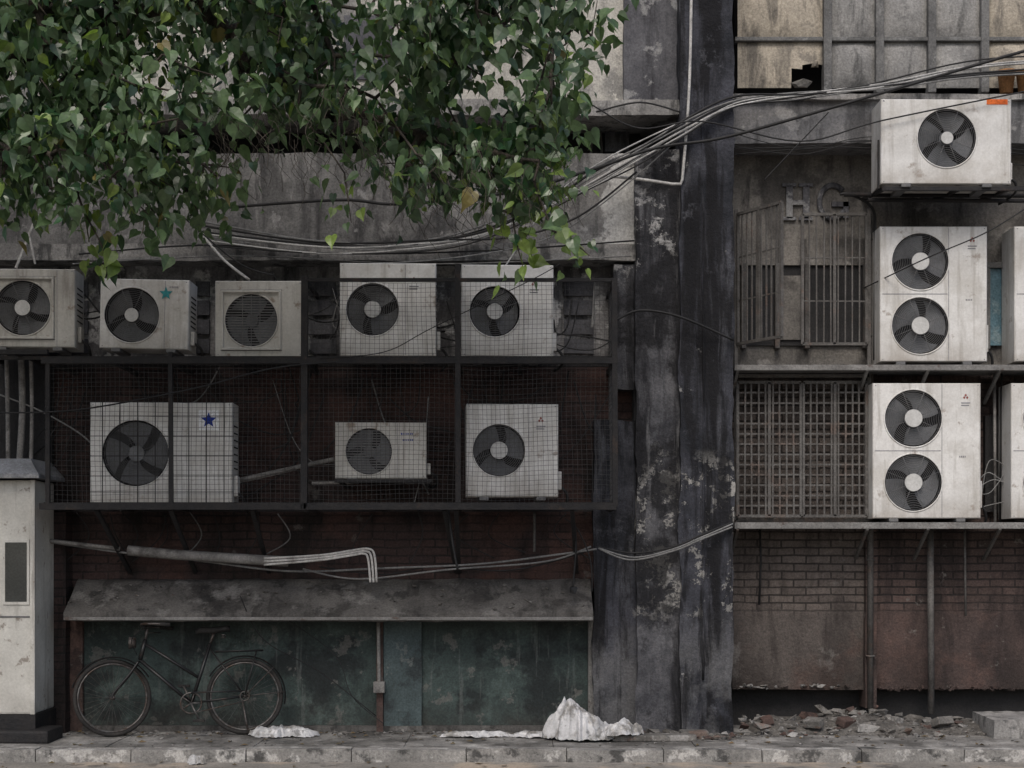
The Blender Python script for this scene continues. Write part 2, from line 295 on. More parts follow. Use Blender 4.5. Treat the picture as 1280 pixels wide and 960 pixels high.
n=110; x0=X(80,-.4); x1=X(741,-.4); prof=[(.06,1.36),(-.0,1.34),(-.2,1.20),(-.38,1.085),(-.40,1.07),(-.40,1.012),(-.38,1.0),(.06,.99)]
vs=[];fs=[]
for i in range(n+1):
    xx=x0+(x1-x0)*i/n
    for (yy,z_) in prof:
        p=Vector((xx,yy,z_)); vs.append(p+noise.noise_vector(p*3)*.014+noise.noise_vector(p*14)*.008)
k=len(prof)
for i in range(n):
    for j in range(k-1): fs.append((i*k+j,(i+1)*k+j,(i+1)*k+j+1,i*k+j+1))
fs.append(tuple(range(k))); fs.append(tuple(n*k+j for j in range(k)))
m.add(vs,fs,'ledge')
m.bbox(x0,x1,-.418,-.385,1.008,1.036,'rail',.004)  # pale strip, no real rail: light on the ledge's front edge put into colour
for i in range(90):
    px=R(90,735); t=R(.05,.95); s_=R(.006,.022); m.hull((X(px,-.2),-.38*t,1.345-.27*t+s_*.5),(s_*1.4,s_,s_*.7),random.choice(['rubble','dust','dust']),8)
m.obj('sloped_ledge',parent=B)
m=MB(); zt=1.03
m.rough(X(78),X(104),-.02,.9,-.05,zt,'redjamb',.1,.008)
m.rough(X(104),X(472),.03,.9,-.05,zt,'panel',.15,.006)
m.rough(X(480),X(527),-.02,.9,-.05,zt,'teal',.1,.006)
m.rough(X(527),X(737),.03,.9,-.05,zt,'panel',.15,.006)
m.box(X(471),X(479),-.03,.1,-.05,zt,'redjamb')
m.box(X(104),X(736),-.015,.03,zt-.05,zt-.012,'mullion')
m.box(X(104),X(736),-.025,.03,0,.05,'ledge')
m.box(X(735),X(742),-.06,.1,-.05,zt,'rail')
m.obj('ground_floor_panels',parent=B)
m=MB()
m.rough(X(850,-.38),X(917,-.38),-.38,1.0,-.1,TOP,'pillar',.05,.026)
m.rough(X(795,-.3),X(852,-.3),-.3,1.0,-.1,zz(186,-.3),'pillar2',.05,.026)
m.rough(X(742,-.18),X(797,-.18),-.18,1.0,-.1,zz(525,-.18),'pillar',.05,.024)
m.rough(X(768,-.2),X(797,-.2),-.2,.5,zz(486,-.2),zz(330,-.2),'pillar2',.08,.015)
m.tube([P(879+R(-1.5,1.5),y_,-.385) for y_ in range(100,900,50)],.010,'pillar',6)
m.obj('pillar',parent=B)
m=MB()
x0=X(915,.3)
m.rough(x0,RX,.3,1.0,zz(458,.3),zz(170,.3),'rwall',.12,.010)
m.rough(x0,X(1090,.3),.3,1.0,zz(862,.3),zz(455,.3),'rbrick',.08,.010)
m.rough(X(1090,.33),RX,.33,1.0,zz(862,.3),zz(455,.33),'rbrick2',.08,.010)
m.rough(x0,RX,.5,1.0,-.1,zz(855,.5),'dark',.12,.02)
m.rough(X(1082,.22),X(1096,.22),.22,.5,zz(885,.22),zz(455,.22),'rbrick2',.1,.01)
m.obj('right_wall',parent=B)
m=MB()
m.rough(X(912,-.12),RX,-.12,1.0,zz(179,-.12),zz(124,-.12),'beam',.06,.012)
m.rough(X(912,-.17),RX,-.17,1.0,zz(124,-.17),zz(117,-.17),'slab',.06,.010)
m.obj('lintel_beam',parent=B)
m=MB(); Yp=.2
cols=[918,1033,1098,1163,1229,1300,1370,1440,1510,1580,1650,1900]; rows=[-340,-230,-120,-20,50,112]
for ci in range(len(cols)-1):
    for ri in range(len(rows)-1):
        mat='panel_beige' if ci in(0,4,5,7) else 'panel_grey'
        xa,xb=X(cols[ci]+4,Yp),X(cols[ci+1]-4,Yp); za,zb=Z(rows[ri+1]-2,Yp),Z(rows[ri]+3,Yp)
        N=8; vs=[];fs=[]; ph=R(.5,1.3)
        hole=(ci==0 and ri==4)
        for j in range(N+1):
            for i in range(N+1):
                u=i/N;v=j/N
                d=-.05*ph*(math.sin(math.pi*u)*math.sin(math.pi*v))**.6
                vs.append(Vector((xa+(xb-xa)*u,Yp+d+R(-.003,.003),za+(zb-za)*v+(R(-.02,.02) if hole and 1<i<N and 1<j<N else 0))))
        for j in range(N):
            for i in range(N):
                if hole and i>=5 and j<=3 and not(i==5 and j==3): continue
                a=j*(N+1)+i; fs.append((a,a+1,a+N+2,a+N+1))
        m.add(vs,fs,mat,True)
for c in cols[1:-1]: m.bbox(X(c-5,Yp),X(c+5,Yp),Yp-.07,Yp+.05,Z(118,Yp),TOP,'mullion',.008)
for r in rows[:-1]: m.bbox(X(918,Yp),RX,Yp-.05,Yp+.05,Z(r+3,Yp),Z(r-2,Yp),'mullion',.006)
m.box(X(918,.6),RX,.6,1.0,Z(125,.6),TOP,'dark')
m.hull(P(1003,104,.12),(.1,.06,.05),'rubble'); m.hull(P(1018,80,.2),(.05,.04,.04),'panel_beige')
m.obj('upper_cladding',parent=B)
m=MB(); Yw=.27
m.box(X(930,Yw),X(1082,Yw),Yw,.35,Z(432,Yw),Z(332,Yw),'dark')
m.box(X(924,Yw),X(1084,Yw),Yw-.03,.29,Z(332,Yw),Z(300,Yw),'rwall')
for a in (926,968,1005,1078): m.bbox(X(a,Yw),X(a+6,Yw),Yw-.05,.3,Z(436,Yw),Z(330,Yw),'grille',.004)
m.box(X(975,Yw),X(1003,Yw),Yw-.02,.29,Z(425,Yw),Z(345,Yw),'rwall')
m.box(X(1234,Yw),X(1266,Yw),Yw-.01,.35,Z(432,Yw),Z(332,Yw),'glass')
for a,b,c,d in ((1230,1236,437,330),(1260,1267,437,330)): m.bbox(X(a,Yw),X(b,Yw),Yw-.05,.3,Z(c,Yw),Z(d,Yw),'mullion',.004)
m.bbox(X(1230,Yw),X(1267,Yw),Yw-.055,.3,Z(336,Yw),Z(329,Yw),'mullion',.004)
m.box(X(1230,.3),X(1300,.3),.26,.33,Z(640,.3),Z(520,.3),'dark')
m.obj('windows',parent=B)
m=MB(); Yl=.27
def lb(a,b,c,d): m.box(X(a,Yl),X(b,Yl),Yl,Yl+.04,Z(d,Yl),Z(c,Yl),'plaster_grey')
lb(983,991,232,273);lb(1004,1012,232,273);lb(991,1004,250,256)
for a in(978,999):lb(a,a+17,229,233);lb(a,a+17,271,275)
cx=X(1041,Yl);cz=Z(252,Yl)
arc=[Vector((cx+.12*math.cos(t),Yl+.012,cz+.15*math.sin(t))) for t in [math.radians(q) for q in range(40,331,12)]]
m.tube(arc,.027,'plaster_grey',6); lb(1040,1062,252,258); lb(1054,1061,252,272)
m.obj('faded_wall_letters',parent=B)

m=MB()
m.tube([P(1088,245,.2),P(1088,885,.2)],.028,'grille',8); m.tube([P(1163,655,.2),P(1164,892,.2)],.03,'grille',8)
for y_ in (300,420,560,700,820): m.ring(P(1088,y_,.2),(0,0,1),.034,.008,'grille',12)
m.tube([P(1206,660,.2),P(1207,770,.2)],.010,'grille',6); m.tube([P(950,662,.22),P(951,700,.22),P(949,756,.22)],.010,'cable',6)
m.tube([P(1243,460,.15),P(1244,655,.15)],.014,'pvc_dirty',6); m.tube([P(1252,460,.15),P(1250,655,.15)],.010,'cable',6)
m.obj('drain_pipe')
m=MB(); m.tube(smooth([P(865,-220,-.42),P(864,0,-.42),P(861,120,-.42),P(853,224,-.42)],6)+[P(851,230,-.42)]+smooth([P(840,230,-.42),P(800,224,-.42),P(757,220,-.2)],4),.013,'pvc',8)
m.obj('conduit_pipe')

# ------------------------------------------------------------ air conditioners
def plate(mb,x0,x1,z0,z1,hole,y,mat):
    if not hole: mb.add([(x0,y,z0),(x1,y,z0),(x1,y,z1),(x0,y,z1)],[(0,1,2,3)],mat); return
    cx,cz,r=hole; seg=48; vs=[];fs=[]
    angs=sorted([2*math.pi*i/seg for i in range(seg)]+[math.atan2(b-cz,a-cx)%(2*math.pi) for a in(x0,x1) for b in(z0,z1)])
    for a in angs:
        c,s_=math.cos(a),math.sin(a); t=1e9
        if c>1e-9:t=min(t,(x1-cx)/c)
        if c<-1e-9:t=min(t,(x0-cx)/c)
        if s_>1e-9:t=min(t,(z1-cz)/s_)
        if s_<-1e-9:t=min(t,(z0-cz)/s_)
        vs.append((cx+r*c,y,cz+r*s_)); vs.append((cx+t*c,y,cz+t*s_))
    n=len(angs)
    for i in range(n):
        j=(i+1)%n; fs.append((2*i,2*i+1,2*j+1,2*j))
    mb.add(vs,fs,mat)
def fan(mb,cx,cz,r,mat,style='rings',hub=.3,blades=3,ang=0.0):
    seg=40; d=.13
    vs=[(cx+r*math.cos(2*math.pi*i/seg),0,cz+r*math.sin(2*math.pi*i/seg)) for i in range(seg)]
    vs2=[(v[0],d,v[2]) for v in vs]
    mb.add(vs+vs2,[(i,(i+1)%seg,seg+(i+1)%seg,seg+i) for i in range(seg)],'ac_dark',True)
    mb.disc((cx,cz),r,'ac_dark',y=d)
    mb.ring((cx,-.001,cz),(0,1,0),r+.004,.007,mat,seg=44,n=6)
    for b in range(blades):
        a0=ang+2*math.pi*b/blades; span=2*math.pi/blades*.82; vs=[];fs=[];nu=7;nv=4
        for j in range(nv+1):
            rr=r*(.2+.74*j/nv)
            for i in range(nu+1):
                t=i/nu; a=a0+span*t*(.75+.25*j/nv)+.25*(j/nv)
                vs.append((cx+rr*math.cos(a),.03+.05*t,cz+rr*math.sin(a)))
        for j in range(nv):
            for i in range(nu): q=j*(nu+1)+i; fs.append((q,q+1,q+nu+2,q+nu+1))
        mb.add(vs,fs,'ac_fan',True)
    mb.disc((cx,cz),r*.24,'ac_fan',y=.03,th=.06)
    if style=='slats':
        k=int(2*r/.022)
        for i in range(1,k):
            z_=-r+2*r*i/k; hw=math.sqrt(max(0,r*r-z_*z_)); mb.box(cx-hw,cx+hw,-.003,.001,cz+z_-.0045,cz+z_+.0045,'ac_guard')
        for q in (-.33,0,.33): 
            hw=math.sqrt(r*r-(q*r)**2); mb.box(cx+q*r-.003,cx+q*r+.003,-.005,-.002,cz-hw,cz+hw,'ac_guard')
    else:
        rr=r*.33
        while rr<r-.01:
            mb.ring((cx,-.006*(1-rr/r),cz),(0,1,0),rr,.0021,'ac_guard',seg=36,n=4); rr+=.0155
        for i in range(8):
            a=math.pi/8+math.pi*2*i/8
            mb.tube([(cx+r*.25*math.cos(a),-.008,cz+r*.25*math.sin(a)),(cx+r*math.cos(a),-.002,cz+r*math.sin(a))],.003,'ac_guard',4)
    if hub: mb.disc((cx,cz),r*hub,'ac_hub',y=-.014,th=.02); mb.ring((cx,-.012,cz),(0,1,0),r*hub,.003,'ac_hub',seg=24,n=4)
def ac(px0,px1,py0,py1,Y,fans,mat='ac_white',style='rings',hub=.3,seam=None,yaw=0,roll=0,d=.34,extras=(),square=False,blades=3,splits=None):
    w=(px1-px0)*(Y+CAMD)/F; h=(py1-py0)*(Y+CAMD)/F; m=MB(); c=.008
    hw=w/2
    t=.004
    m.box(-hw,-hw+t,c,d,0,h,mat); m.box(hw-t,hw,c,d,0,h,mat); m.box(-hw+t,hw-t,c,d,h-t,h-.0005,mat); m.box(-hw+t,hw-t,c,d,.0005,t,mat); m.box(-hw+t,hw-t,d-t,d-.0005,t,h-t,'ac_guard')
    a,b,e,g=-hw+c,hw-c,c,h-c
    m.add([(a,0,e),(b,0,e),(b,0,g),(a,0,g),(-hw,c,0),(hw,c,0),(hw,c,h),(-hw,c,h)],[(4,5,1,0),(5,6,2,1),(6,7,3,2),(7,4,0,3)],mat)
    fl=[(-hw+fx*w,h-fz*h,fr*w) for fx,fz,fr in fans]
    if len(fl)==1: plate(m,a,b,e,g,fl[0],0,mat)
    else:
        zm=(fl[0][1]+fl[1][1])/2; plate(m,a,b,zm,g,fl[0],0,mat); plate(m,a,b,e,zm,fl[1],0,mat)
    for q in fl: fan(m,*q,mat,style,hub,blades,R(0,6))
    if seam:
        xs=-hw+seam*w; m.box(xs-.0025,xs+.0025,-.0015,.002,.01,h-.01,'mark_g')
    if len(fl)==2: m.box(-hw+.02,-hw+(seam or .95)*w-.01,-.0015,.002,h*.497,h*.503,'mark_g')
    if square:
        q=fl[0]; s_=q[2]+.03
        for (xa,xb,za,zb) in ((q[0]-s_,q[0]+s_,q[1]+s_-.02,q[1]+s_),(q[0]-s_,q[0]+s_,q[1]-s_,q[1]-s_+.02),(q[0]-s_,q[0]-s_+.02,q[1]-s_+.02,q[1]+s_-.02),(q[0]+s_-.02,q[0]+s_,q[1]-s_+.02,q[1]+s_-.02)):
            m.bbox(xa,xb,-.022,.001,za,zb,mat,.004)
        for (xa,xb,za,zb) in ((q[0]-s_-.008,q[0]+s_+.008,q[1]+s_,q[1]+s_+.006),(q[0]-s_-.008,q[0]+s_+.008,q[1]-s_-.006,q[1]-s_)):
            m.box(xa,xb,-.0015,.002,za,zb,'ac_guard')
    for i in range(7):
        m.box(hw-.001,hw+.003,d*.25,d*.85,h*(.35+.07*i),h*(.35+.07*i)+.012,'ac_dark')
    for s_ in(-1,1):
        m.bbox(s_*hw*.62-.04,s_*hw*.62+.04,-.02,d+.02,-.03,-.001,'ac_guard',.004)
    m.bbox(hw+.002,hw+.035,.08,.2,h*.08,h*.28,mat,.005)
    m.tube(smooth([(hw+.02,.12,h*.12),(hw+.08,.13,h*.05),(hw+.09,.2,-.04),(hw+.05,.5,-.06)],5),.012,'cable',6)
    for ex in extras:
        k=ex[0]
        if k=='mark':
            _,ux,uz=ex; xx=-hw+ux*w; z_=h-uz*h; q=.014
            for (dx,dz) in ((0,q*.95),(-q*.95,-q*.55),(q*.95,-q*.55)):
                m.add([(xx+dx-q*.8,-.002,z_+dz),(xx+dx,-.002,z_+dz-q),(xx+dx+q*.8,-.002,z_+dz),(xx+dx,-.002,z_+dz+q)],[(0,1,2,3)],'mark_r')
            for i in range(2): m.box(xx-.04,xx+.04-.01*i,-.002,.001,z_-.06-.022*i,z_-.05-.022*i,'mark_g')
        elif k=='rect':
            _,ux,uz,rw,rh,mt=ex; xx=-hw+ux*w; z_=h-uz*h; m.box(xx-rw/2,xx+rw/2,-.003,.001,z_-rh/2,z_+rh/2,mt)
        elif k=='star':
            _,ux,uz,rr,mt=ex; xx=-hw+ux*w; z_=h-uz*h; pts=[]
            for i in range(10):
                a_=math.pi/2+i*math.pi/5; q=rr if i%2==0 else rr*.42; pts.append((xx+q*math.cos(a_),-.006,z_+q*math.sin(a_)))
            pts.append((xx,-.006,z_)); m.add(pts,[(10,i,(i+1)%10) for i in range(10)],mt)
        elif k=='text':
            _,ux,uz,n_,mt=ex; xx=-hw+ux*w; z_=h-uz*h
            for i in range(n_):
                bw=R(.006,.011); m.box(xx+i*.016,xx+i*.016+bw,-.002,.001,z_,z_+.016,mt)
    for sx_ in (-1,1):
        for z_ in (.02,h-.02): m.disc((sx_*(hw-.025),z_),.005,'mark_g',y=-.002,seg=8)
    return m.obj('air_conditioner_unit',loc=(X((px0+px1)/2,Y),Y,Z(py1,Y)),rot=(0,math.radians(roll),math.radians(yaw)))
YA=-.62
ac(-18,93,336,434,YA,[(.42,.5,.31)],'ac_grey',square=True,hub=.27,seam=.8,yaw=3,blades=4)
ac(124,235,349,436,YA,[(.36,.52,.31)],'ac_white',hub=.24,seam=.73,roll=1.2,extras=[('star',.74,.2,.06,'sticker_t'),('text',.78,.12,5,'mark_g')])
ac(269,379,351,446,YA,[(.41,.52,.30)],'ac_grey',style='slats',hub=0,square=True,yaw=0)
ac(425,545,329,445,YA,[(.34,.5,.275)],'ac_white',hub=.30,seam=.68,extras=[('mark',.77,.18)],yaw=2)
ac(577,692,331,446,YA,[(.36,.51,.275)],'ac_white',hub=.30,seam=.68,extras=[('mark',.79,.2)],yaw=3)
ac(113,290,503,630,YA,[(.32,.5,.235)],'ac_white',hub=0,seam=.58,yaw=1,blades=4,extras=[('rect',.835,.175,.17,.17,'sticker_w'),('star',.835,.175,.07,'star_blue')])
ac(419,533,528,598,YA+.1,[(.37,.52,.255)],'ac_grey',style='slats',hub=0,seam=.68,yaw=3,square=False,extras=[('text',.72,.22,7,'star_blue'),('text',.74,.33,6,'star_blue')])
ac(583,698,505,621,YA,[(.355,.5,.285)],'ac_white',hub=.32,seam=.68,yaw=3,extras=[('mark',.81,.17)])
YR=-.12
tall=[(.375,.26,.265),(.375,.735,.265)]
ac(1100,1234,283,452,YR,tall,hub=.30,seam=.64,extras=[('mark',.86,.1),('text',.80,.55,4,'mark_g')],d=.36)
ac(1091,1226,479,648,YR,tall,hub=.30,seam=.64,extras=[('mark',.86,.1),('text',.80,.55,4,'mark_g')],d=.36)
ac(1268,1403,283,452,YR,tall,hub=.30,seam=.64,extras=[('mark',.86,.1)],d=.36)
ac(1264,1399,479,648,YR,tall,hub=.30,seam=.64,extras=[('mark',.86,.1)],d=.36)
YT=-.5
ac(1101,1264,124,230,YT,[(.505,.46,.225)],'ac_white',hub=.2,blades=4,extras=[('rect',.89,.03,.18,.045,'sticker_o'),('rect',.02,.02,.01,.01,'mark_g')],d=.36,roll=.2)

# ------------------------------------------------------------ cages and supports
YC=-.82
def grid_mesh(m,px0,px1,py0,py1,Y,sp,r,jit=.004):
    xa,xb=X(px0,Y),X(px1,Y); za,zb=Z(py1,Y),Z(py0,Y)
    def wv(x,z): 
        d=noise.noise_vector(Vector((x*1.3,Y,z*1.3)))
        return (x+d.x*.025,Y+d.y*.04,z+d.z*.025)
    n=int((xb-xa)/sp)
    for i in range(n+1):
        xx=xa+(xb-xa)*i/n; j=R(-jit,jit); m.tube([wv(xx+j,za+(zb-za)*q/6) for q in range(7)],r,'iron_wire',3,False)
    n=int((zb-za)/sp)
    for i in range(n+1):
        z_=za+(zb-za)*i/n; j=R(-jit,jit); m.tube([wv(xa+(xb-xa)*q/24,z_+j) for q in range(25)],r,'iron_wire',3,False)
def hbar(m,px0,px1,py,Y,w,mat='iron',dpy=0):
    a=P(px0,py,Y);b=P(px1,py+dpy,Y); m.bar(a,b,w,mat)
m=MB()
hbar(m,52,772,451,YC,.05); hbar(m,50,770,633,YC,.055); hbar(m,380,770,350,YC,.03); hbar(m,52,772,455,-.1,.05); hbar(m,50,770,636,-.1,.05)
for px,a,b,w in((213,440,633,.035),(381,345,636,.055),(572,330,633,.045),(768,348,633,.045),(60,451,633,.035)):
    m.bar(P(px,a,YC),P(px+R(-1.5,1.5),b,YC),w,'iron')
for px in(60,140,213,300,381,470,572,650,768):
    for py in(452,634): m.bar(P(px,py,YC),(X(px,YC),.1,Z(py,YC)),.035,'iron')
for px in(381,572,768): m.bar(P(px,350,YC),(X(px,YC),.1,Z(350,YC)),.03,'iron')
grid_mesh(m,60,768,455,630,YC+.02,.040,.0017)
grid_mesh(m,384,768,352,448,YC+.02,.040,.0017)
for px in(128,150,172,194,236,258,280): m.bar(P(px,500,YC+.03),P(px,632,YC+.03),.007,'iron')
for py in(520,545,570,595,615): m.bar(P(112,py,YC+.03),P(292,py,YC+.03),.006,'iron')
for px in (768,):
    xx=X(px,YC)
    for i in range(14): m.tube([(xx,YC+.06*i,Z(350,YC)),(xx,YC+.06*i,Z(632,YC))],.0025,'iron_wire',3,False)
    for i in range(36): z_=Z(350,YC)+(Z(632,YC)-Z(350,YC))*i/36; m.tube([(xx,YC,z_),(xx,0,z_)],.0025,'iron_wire',3,False)
for px in(120,213,315,555,570,715):
    m.bar(P(px,636,YC+.05),(X(px,YC)+R(-.03,.08),.03,Z(715,0)),.035,'iron')
m.obj('metal_cage')
m=MB()
for Y in(-.7,-.5,-.3): hbar(m,-60,770,447.5,Y,.03); hbar(m,55,770,630,Y,.03)
hbar(m,-80,60,440,YC,.04); hbar(m,418,540,601,-.6,.03); m.bar(P(425,601,-.6),(X(425,-.6),.05,Z(605,-.6)),.03,'iron'); m.bar(P(532,601,-.6),(X(532,-.6),.05,Z(605,-.6)),.03,'iron')
for px in (-30,20,): m.bar(P(px,440,YC),(X(px,YC),.0,Z(440,YC)),.04,'iron')
m.obj('support_platform')

m=MB()
YS=-.16
m.bbox(X(918,YS),RX-.5,YS-.01,YS+.03,Z(463,YS),Z(456,YS),'rail',.004); m.bbox(X(918,YS),RX-.5,YS+.03,.3,Z(462,YS),Z(460,YS),'rail',.002)
m.bbox(X(918,YS),RX-.5,YS-.01,YS+.03,Z(661,YS),Z(653,YS),'rail',.004); m.bbox(X(918,YS),RX-.5,YS+.03,.3,Z(660,YS),Z(658,YS),'rail',.002)
for px in(922,1084,1160,1250): 
    m.bar(P(px,462,YS),(X(px,YS),.3,Z(500,0)),.025,'rail'); m.bar(P(px,661,YS),(X(px,YS),.33,Z(700,0)),.025,'grille')
m.obj('support_shelf')
m=MB()
for Y in(-.48,-.2): m.bar(P(1103,236,Y),P(1420,236,Y),.035,'iron')
m.tube([P(1055,243,-.1),P(1420,246,-.1)],.02,'iron',8); m.tube([P(1085,250,-.15),P(1420,252,-.15)],.018,'iron',8)
for px in(1105,1200,1262): m.bar(P(px,236,-.5),(X(px,-.5),.3,Z(240,0)),.03,'iron')
m.bar(P(1098,175,-.45),P(1098,236,-.45),.015,'iron')
m.obj('support_bracket')

def grille(px0,px1,py0,py1,Y,nv,nh,yaw=0,hinge='l',bw=.012):
    w=(px1-px0)*(Y+CAMD)/F; h=(py1-py0)*(Y+CAMD)/F; m=MB()
    for (a,b) in(((0,0,0),(w,0,0)),((0,0,h),(w,0,h)),((0,0,0),(0,0,h)),((w,0,0),(w,0,h)),((w/2,0,0),(w/2,0,h))): m.bar(a,b,.026,'grille')
    for i in range(1,nv): xx=w*i/nv; m.bar((xx,0,0),(xx+R(-.006,.006),R(-.006,.006),h),bw,'grille')
    for i in range(1,nh): z_=h*i/nh; m.bar((0,.008,z_),(w,.008,z_+R(-.004,.004)),bw,'grille')
    return m.obj('window_grille',loc=(X(px0,Y),Y,Z(py1,Y)),rot=(0,0,math.radians(yaw)))
grille(1003,1083,268,430,.1,9,3)
grille(922,1003,268,430,.1,9,3,yaw=-58)
grille(922,1001,478,645,.06,9,13,bw=.015); grille(1004,1083,478,645,.06,9,13,bw=.015)
m=MB(); m.bar(P(920,262,.12),P(920,650,.12),.03,'grille'); m.bar(P(1086,262,.12),P(1086,650,.12),.03,'grille'); m.bar(P(920,470,.12),P(1086,470,.12),.03,'rail'); m.bar(P(920,650,.12),P(1086,650,.12),.03,'grille')
m.obj('grille_frame')

# ------------------------------------------------------------ pipes and cables
m=MB()
def pipe(pts,r,mat,n=8): m.tube(smooth(pts,6),r,mat,n)
pipe([P(160,688,-.3),P(230,694,-.3),P(360,702,-.3)],.045,'pvc_dirty')
pipe([P(150,686,-.28),P(60,676,-.28)],.018,'pvc_dirty')
for k in range(3):
    pipe([P(330,698+k*4,-.42),P(400,694+k*3,-.42),P(440,688+k*3,-.42),P(460-k*3,686+k*3,-.42),P(468-k*4,694+k*2,-.42),P(471-k*4,728,-.42)],.010,'pvc')
pipe([P(473,778,-.08),P(474,862,-.08)],.016,'pvc_dirty'); 
m.bbox(X(467,-.1),X(481,-.1),-.13,-.03,Z(866,-.1),Z(852,-.1),'pvc_dirty',.006)
pipe([P(300,600,-.3),P(380,582,-.3),P(418,574,-.3)],.02,'pvc_dirty'); pipe([P(390,604,-.3),P(440,603,-.3)],.014,'pvc_dirty')
pipe([P(230,612,-.25),P(300,602,-.25),P(370,586,-.25)],.012,'cable_w')
for px,a,b,r_ in((8,440,640,.02),(26,440,580,.03),(38,430,600,.018),(48,600,740,.014)): pipe([P(px,a,-.3),P(px+2,(a+b)/2,-.3),P(px+R(-3,3),b,-.3)],r_,'pvc_dirty')
pipe([P(52,640,-.35),P(58,740,-.33),P(55,790,-.3),P(48,812,-.3)],.01,'cable_w')
m.bar(P(42,280,-.4),P(20,335,-.4),.02,'pvc'); m.bar(P(36,290,-.4),P(44,330,-.4),.015,'pvc')
pipe([P(250,290,-.3),P(280,325,-.3),P(312,350,-.35)],.012,'pvc')
pipe([P(668,640,-.05),P(668,690,-.05)],.012,'grille')
pipe([P(1050,243,-.1),P(1062,243,-.1),P(1090,260,0),P(1094,300,.1),P(1093,450,.1)],.012,'cable')
m.obj('drain_pipe')
m=MB()
def cab(pts,Y,r,mat,j=0):
    q=[P(a+R(-j,j),b+R(-j,j),Y if not isinstance(Y,(list,tuple)) else Y[i]) for i,(a,b) in enumerate(pts)]; m.tube(smooth(q,7),r,mat,5)
cab([(1500,5),(1280,64),(1130,108),(1000,146),(900,173),(820,185),(740,212),(640,240),(500,255),(420,250),(250,262)],[-.9,-.9,-.9,-.85,-.7,-.6,-.6,-.5,-.4,-.4,-.3],.014,'cable')
for k in range(8):
    o=k*3.0
    cab([(1420,85-o),(1229,98-o),(1100,112-o*.4),(1000,116+o*.3),(920,122+o*.6),(860,146+o),(800,186+o*.9),(740,216+o),(680,250+o*.7),(600,286+o*.6),(520,302+o*.5),(400,300+o*.7),(250,280+o*1.2)],[-.25,-.25,-.3,-.3,-.42,-.5,-.45,-.4,-.36,-.32,-.3,-.3,-.3],R(.007,.012),['cable_g','cable','cable_g','cable','cable_w','cable_g','cable_w','cable'][k],4)
cab([(1280,262),(1230,292),(1160,322),(1080,360)],[-.6,-.6,-.5,.1],.006,'cable')
cab([(770,400),(800,388),(850,396),(917,425)],[-.5,-.45,-.5,-.42],.011,'cable')
cab([(1035,140),(1000,178),(975,205),(955,225)],-.2,.006,'cable',1); cab([(745,140),(800,128),(850,140)],-.4,.008,'cable')
cab([(620,350),(690,250),(760,200),(850,155)],-.45,.007,'cable_w',2); cab([(560,300),(640,296),(720,270),(795,215)],-.4,.009,'cable',2)
cab([(450,330),(560,322),(680,300),(760,250),(850,170)],-.42,.006,'cable_g',2)
cab([(690,100),(740,130),(800,160),(880,150),(1000,175),(1100,150),(1300,110)],-.55,.007,'cable',3); cab([(230,270),(300,330),(340,345)],-.4,.007,'cable',3)
cab([(100,318),(260,306),(420,318),(600,312),(795,300)],-.26,.008,'cable',2); cab([(90,330),(300,322),(540,330),(790,318)],-.24,.006,'cable_g',2)
for k in range(3):
    cab([(748,682+3*k),(790,690+5*k),(840,684+3*k),(880,668+2*k),(916,655+k)],[-.45,-.48,-.5,-.5,-.42],.008,['cable','cable_g','cable_g'][k],2)
cab([(60,678),(160,690),(250,700),(360,712),(480,712),(600,706),(700,694),(745,686)],-.25,.010,'cable_g',2)
cab([(380,712),(450,722),(560,712),(680,700),(740,684)],-.25,.009,'cable_g',2)
cab([(400,708),(480,718),(540,708),(640,712),(736,690)],-.22,.007,'cable',2)
cab([(716,640),(720,680),(716,735)],-.4,.009,'cable'); m.hull(P(716,737,-.4),(.04,.03,.05),'cable')
cab([(706,648),(722,662),(738,700),(740,740)],-.35,.006,'cable'); cab([(560,636),(566,680),(572,712)],-.6,.012,'cable')
for i in range(80):
    row=random.random()<.6
    a=R(60,760); b=a+R(-120,150); b=max(30,min(775,b)); y0=R(450,500) if row else R(330,380); y1=y0+R(20,150 if row else 70); y1=min(y1,640 if row else 445)
    sag=R(10,50); Yy=R(-.3,-.02)
    cab([(a,y0),((a*.7+b*.3),y0*.6+y1*.4+sag*.7),((a*.3+b*.7),y0*.3+y1*.7+sag*.6),(b,y1)],Yy,R(.004,.009),random.choice(['cable','cable_g']) if i%3==0 else 'cable',5)
for i in range(14):
    a=R(80,730); cab([(a,640),(a+R(-25,25),670),(a+R(-40,40),R(690,715))],R(-.2,-.05),.006,random.choice(['cable','cable','cable_g']),3)
cab([(0,515),(100,510),(240,488),(340,460),(420,452)],-.9,.007,'cable',2); cab([(400,448),(480,440),(540,410),(660,352),(700,330)],-.86,.004,'cable')
cab([(0,495),(60,520),(120,560),(150,640)],-.3,.008,'cable_g',2)
cab([(300,745),(330,800),(400,840),(470,895)],[-.42,-.3,-.15,-.1],.005,'cable'); cab([(360,775),(420,820),(440,870),(480,905)],-.1,.004,'cable')
for k in range(5): cab([(1225,600+k*8),(1240,R(570,640)),(1262,R(560,645))],.1,.005,'cable_g',4)
for k in range(4): cab([(900,R(150,200)),(1000,R(180,200)),(1100,R(170,190)),(1300,R(180,210))],-.15,.004,'cable',3)
m.obj('cable_bundle')

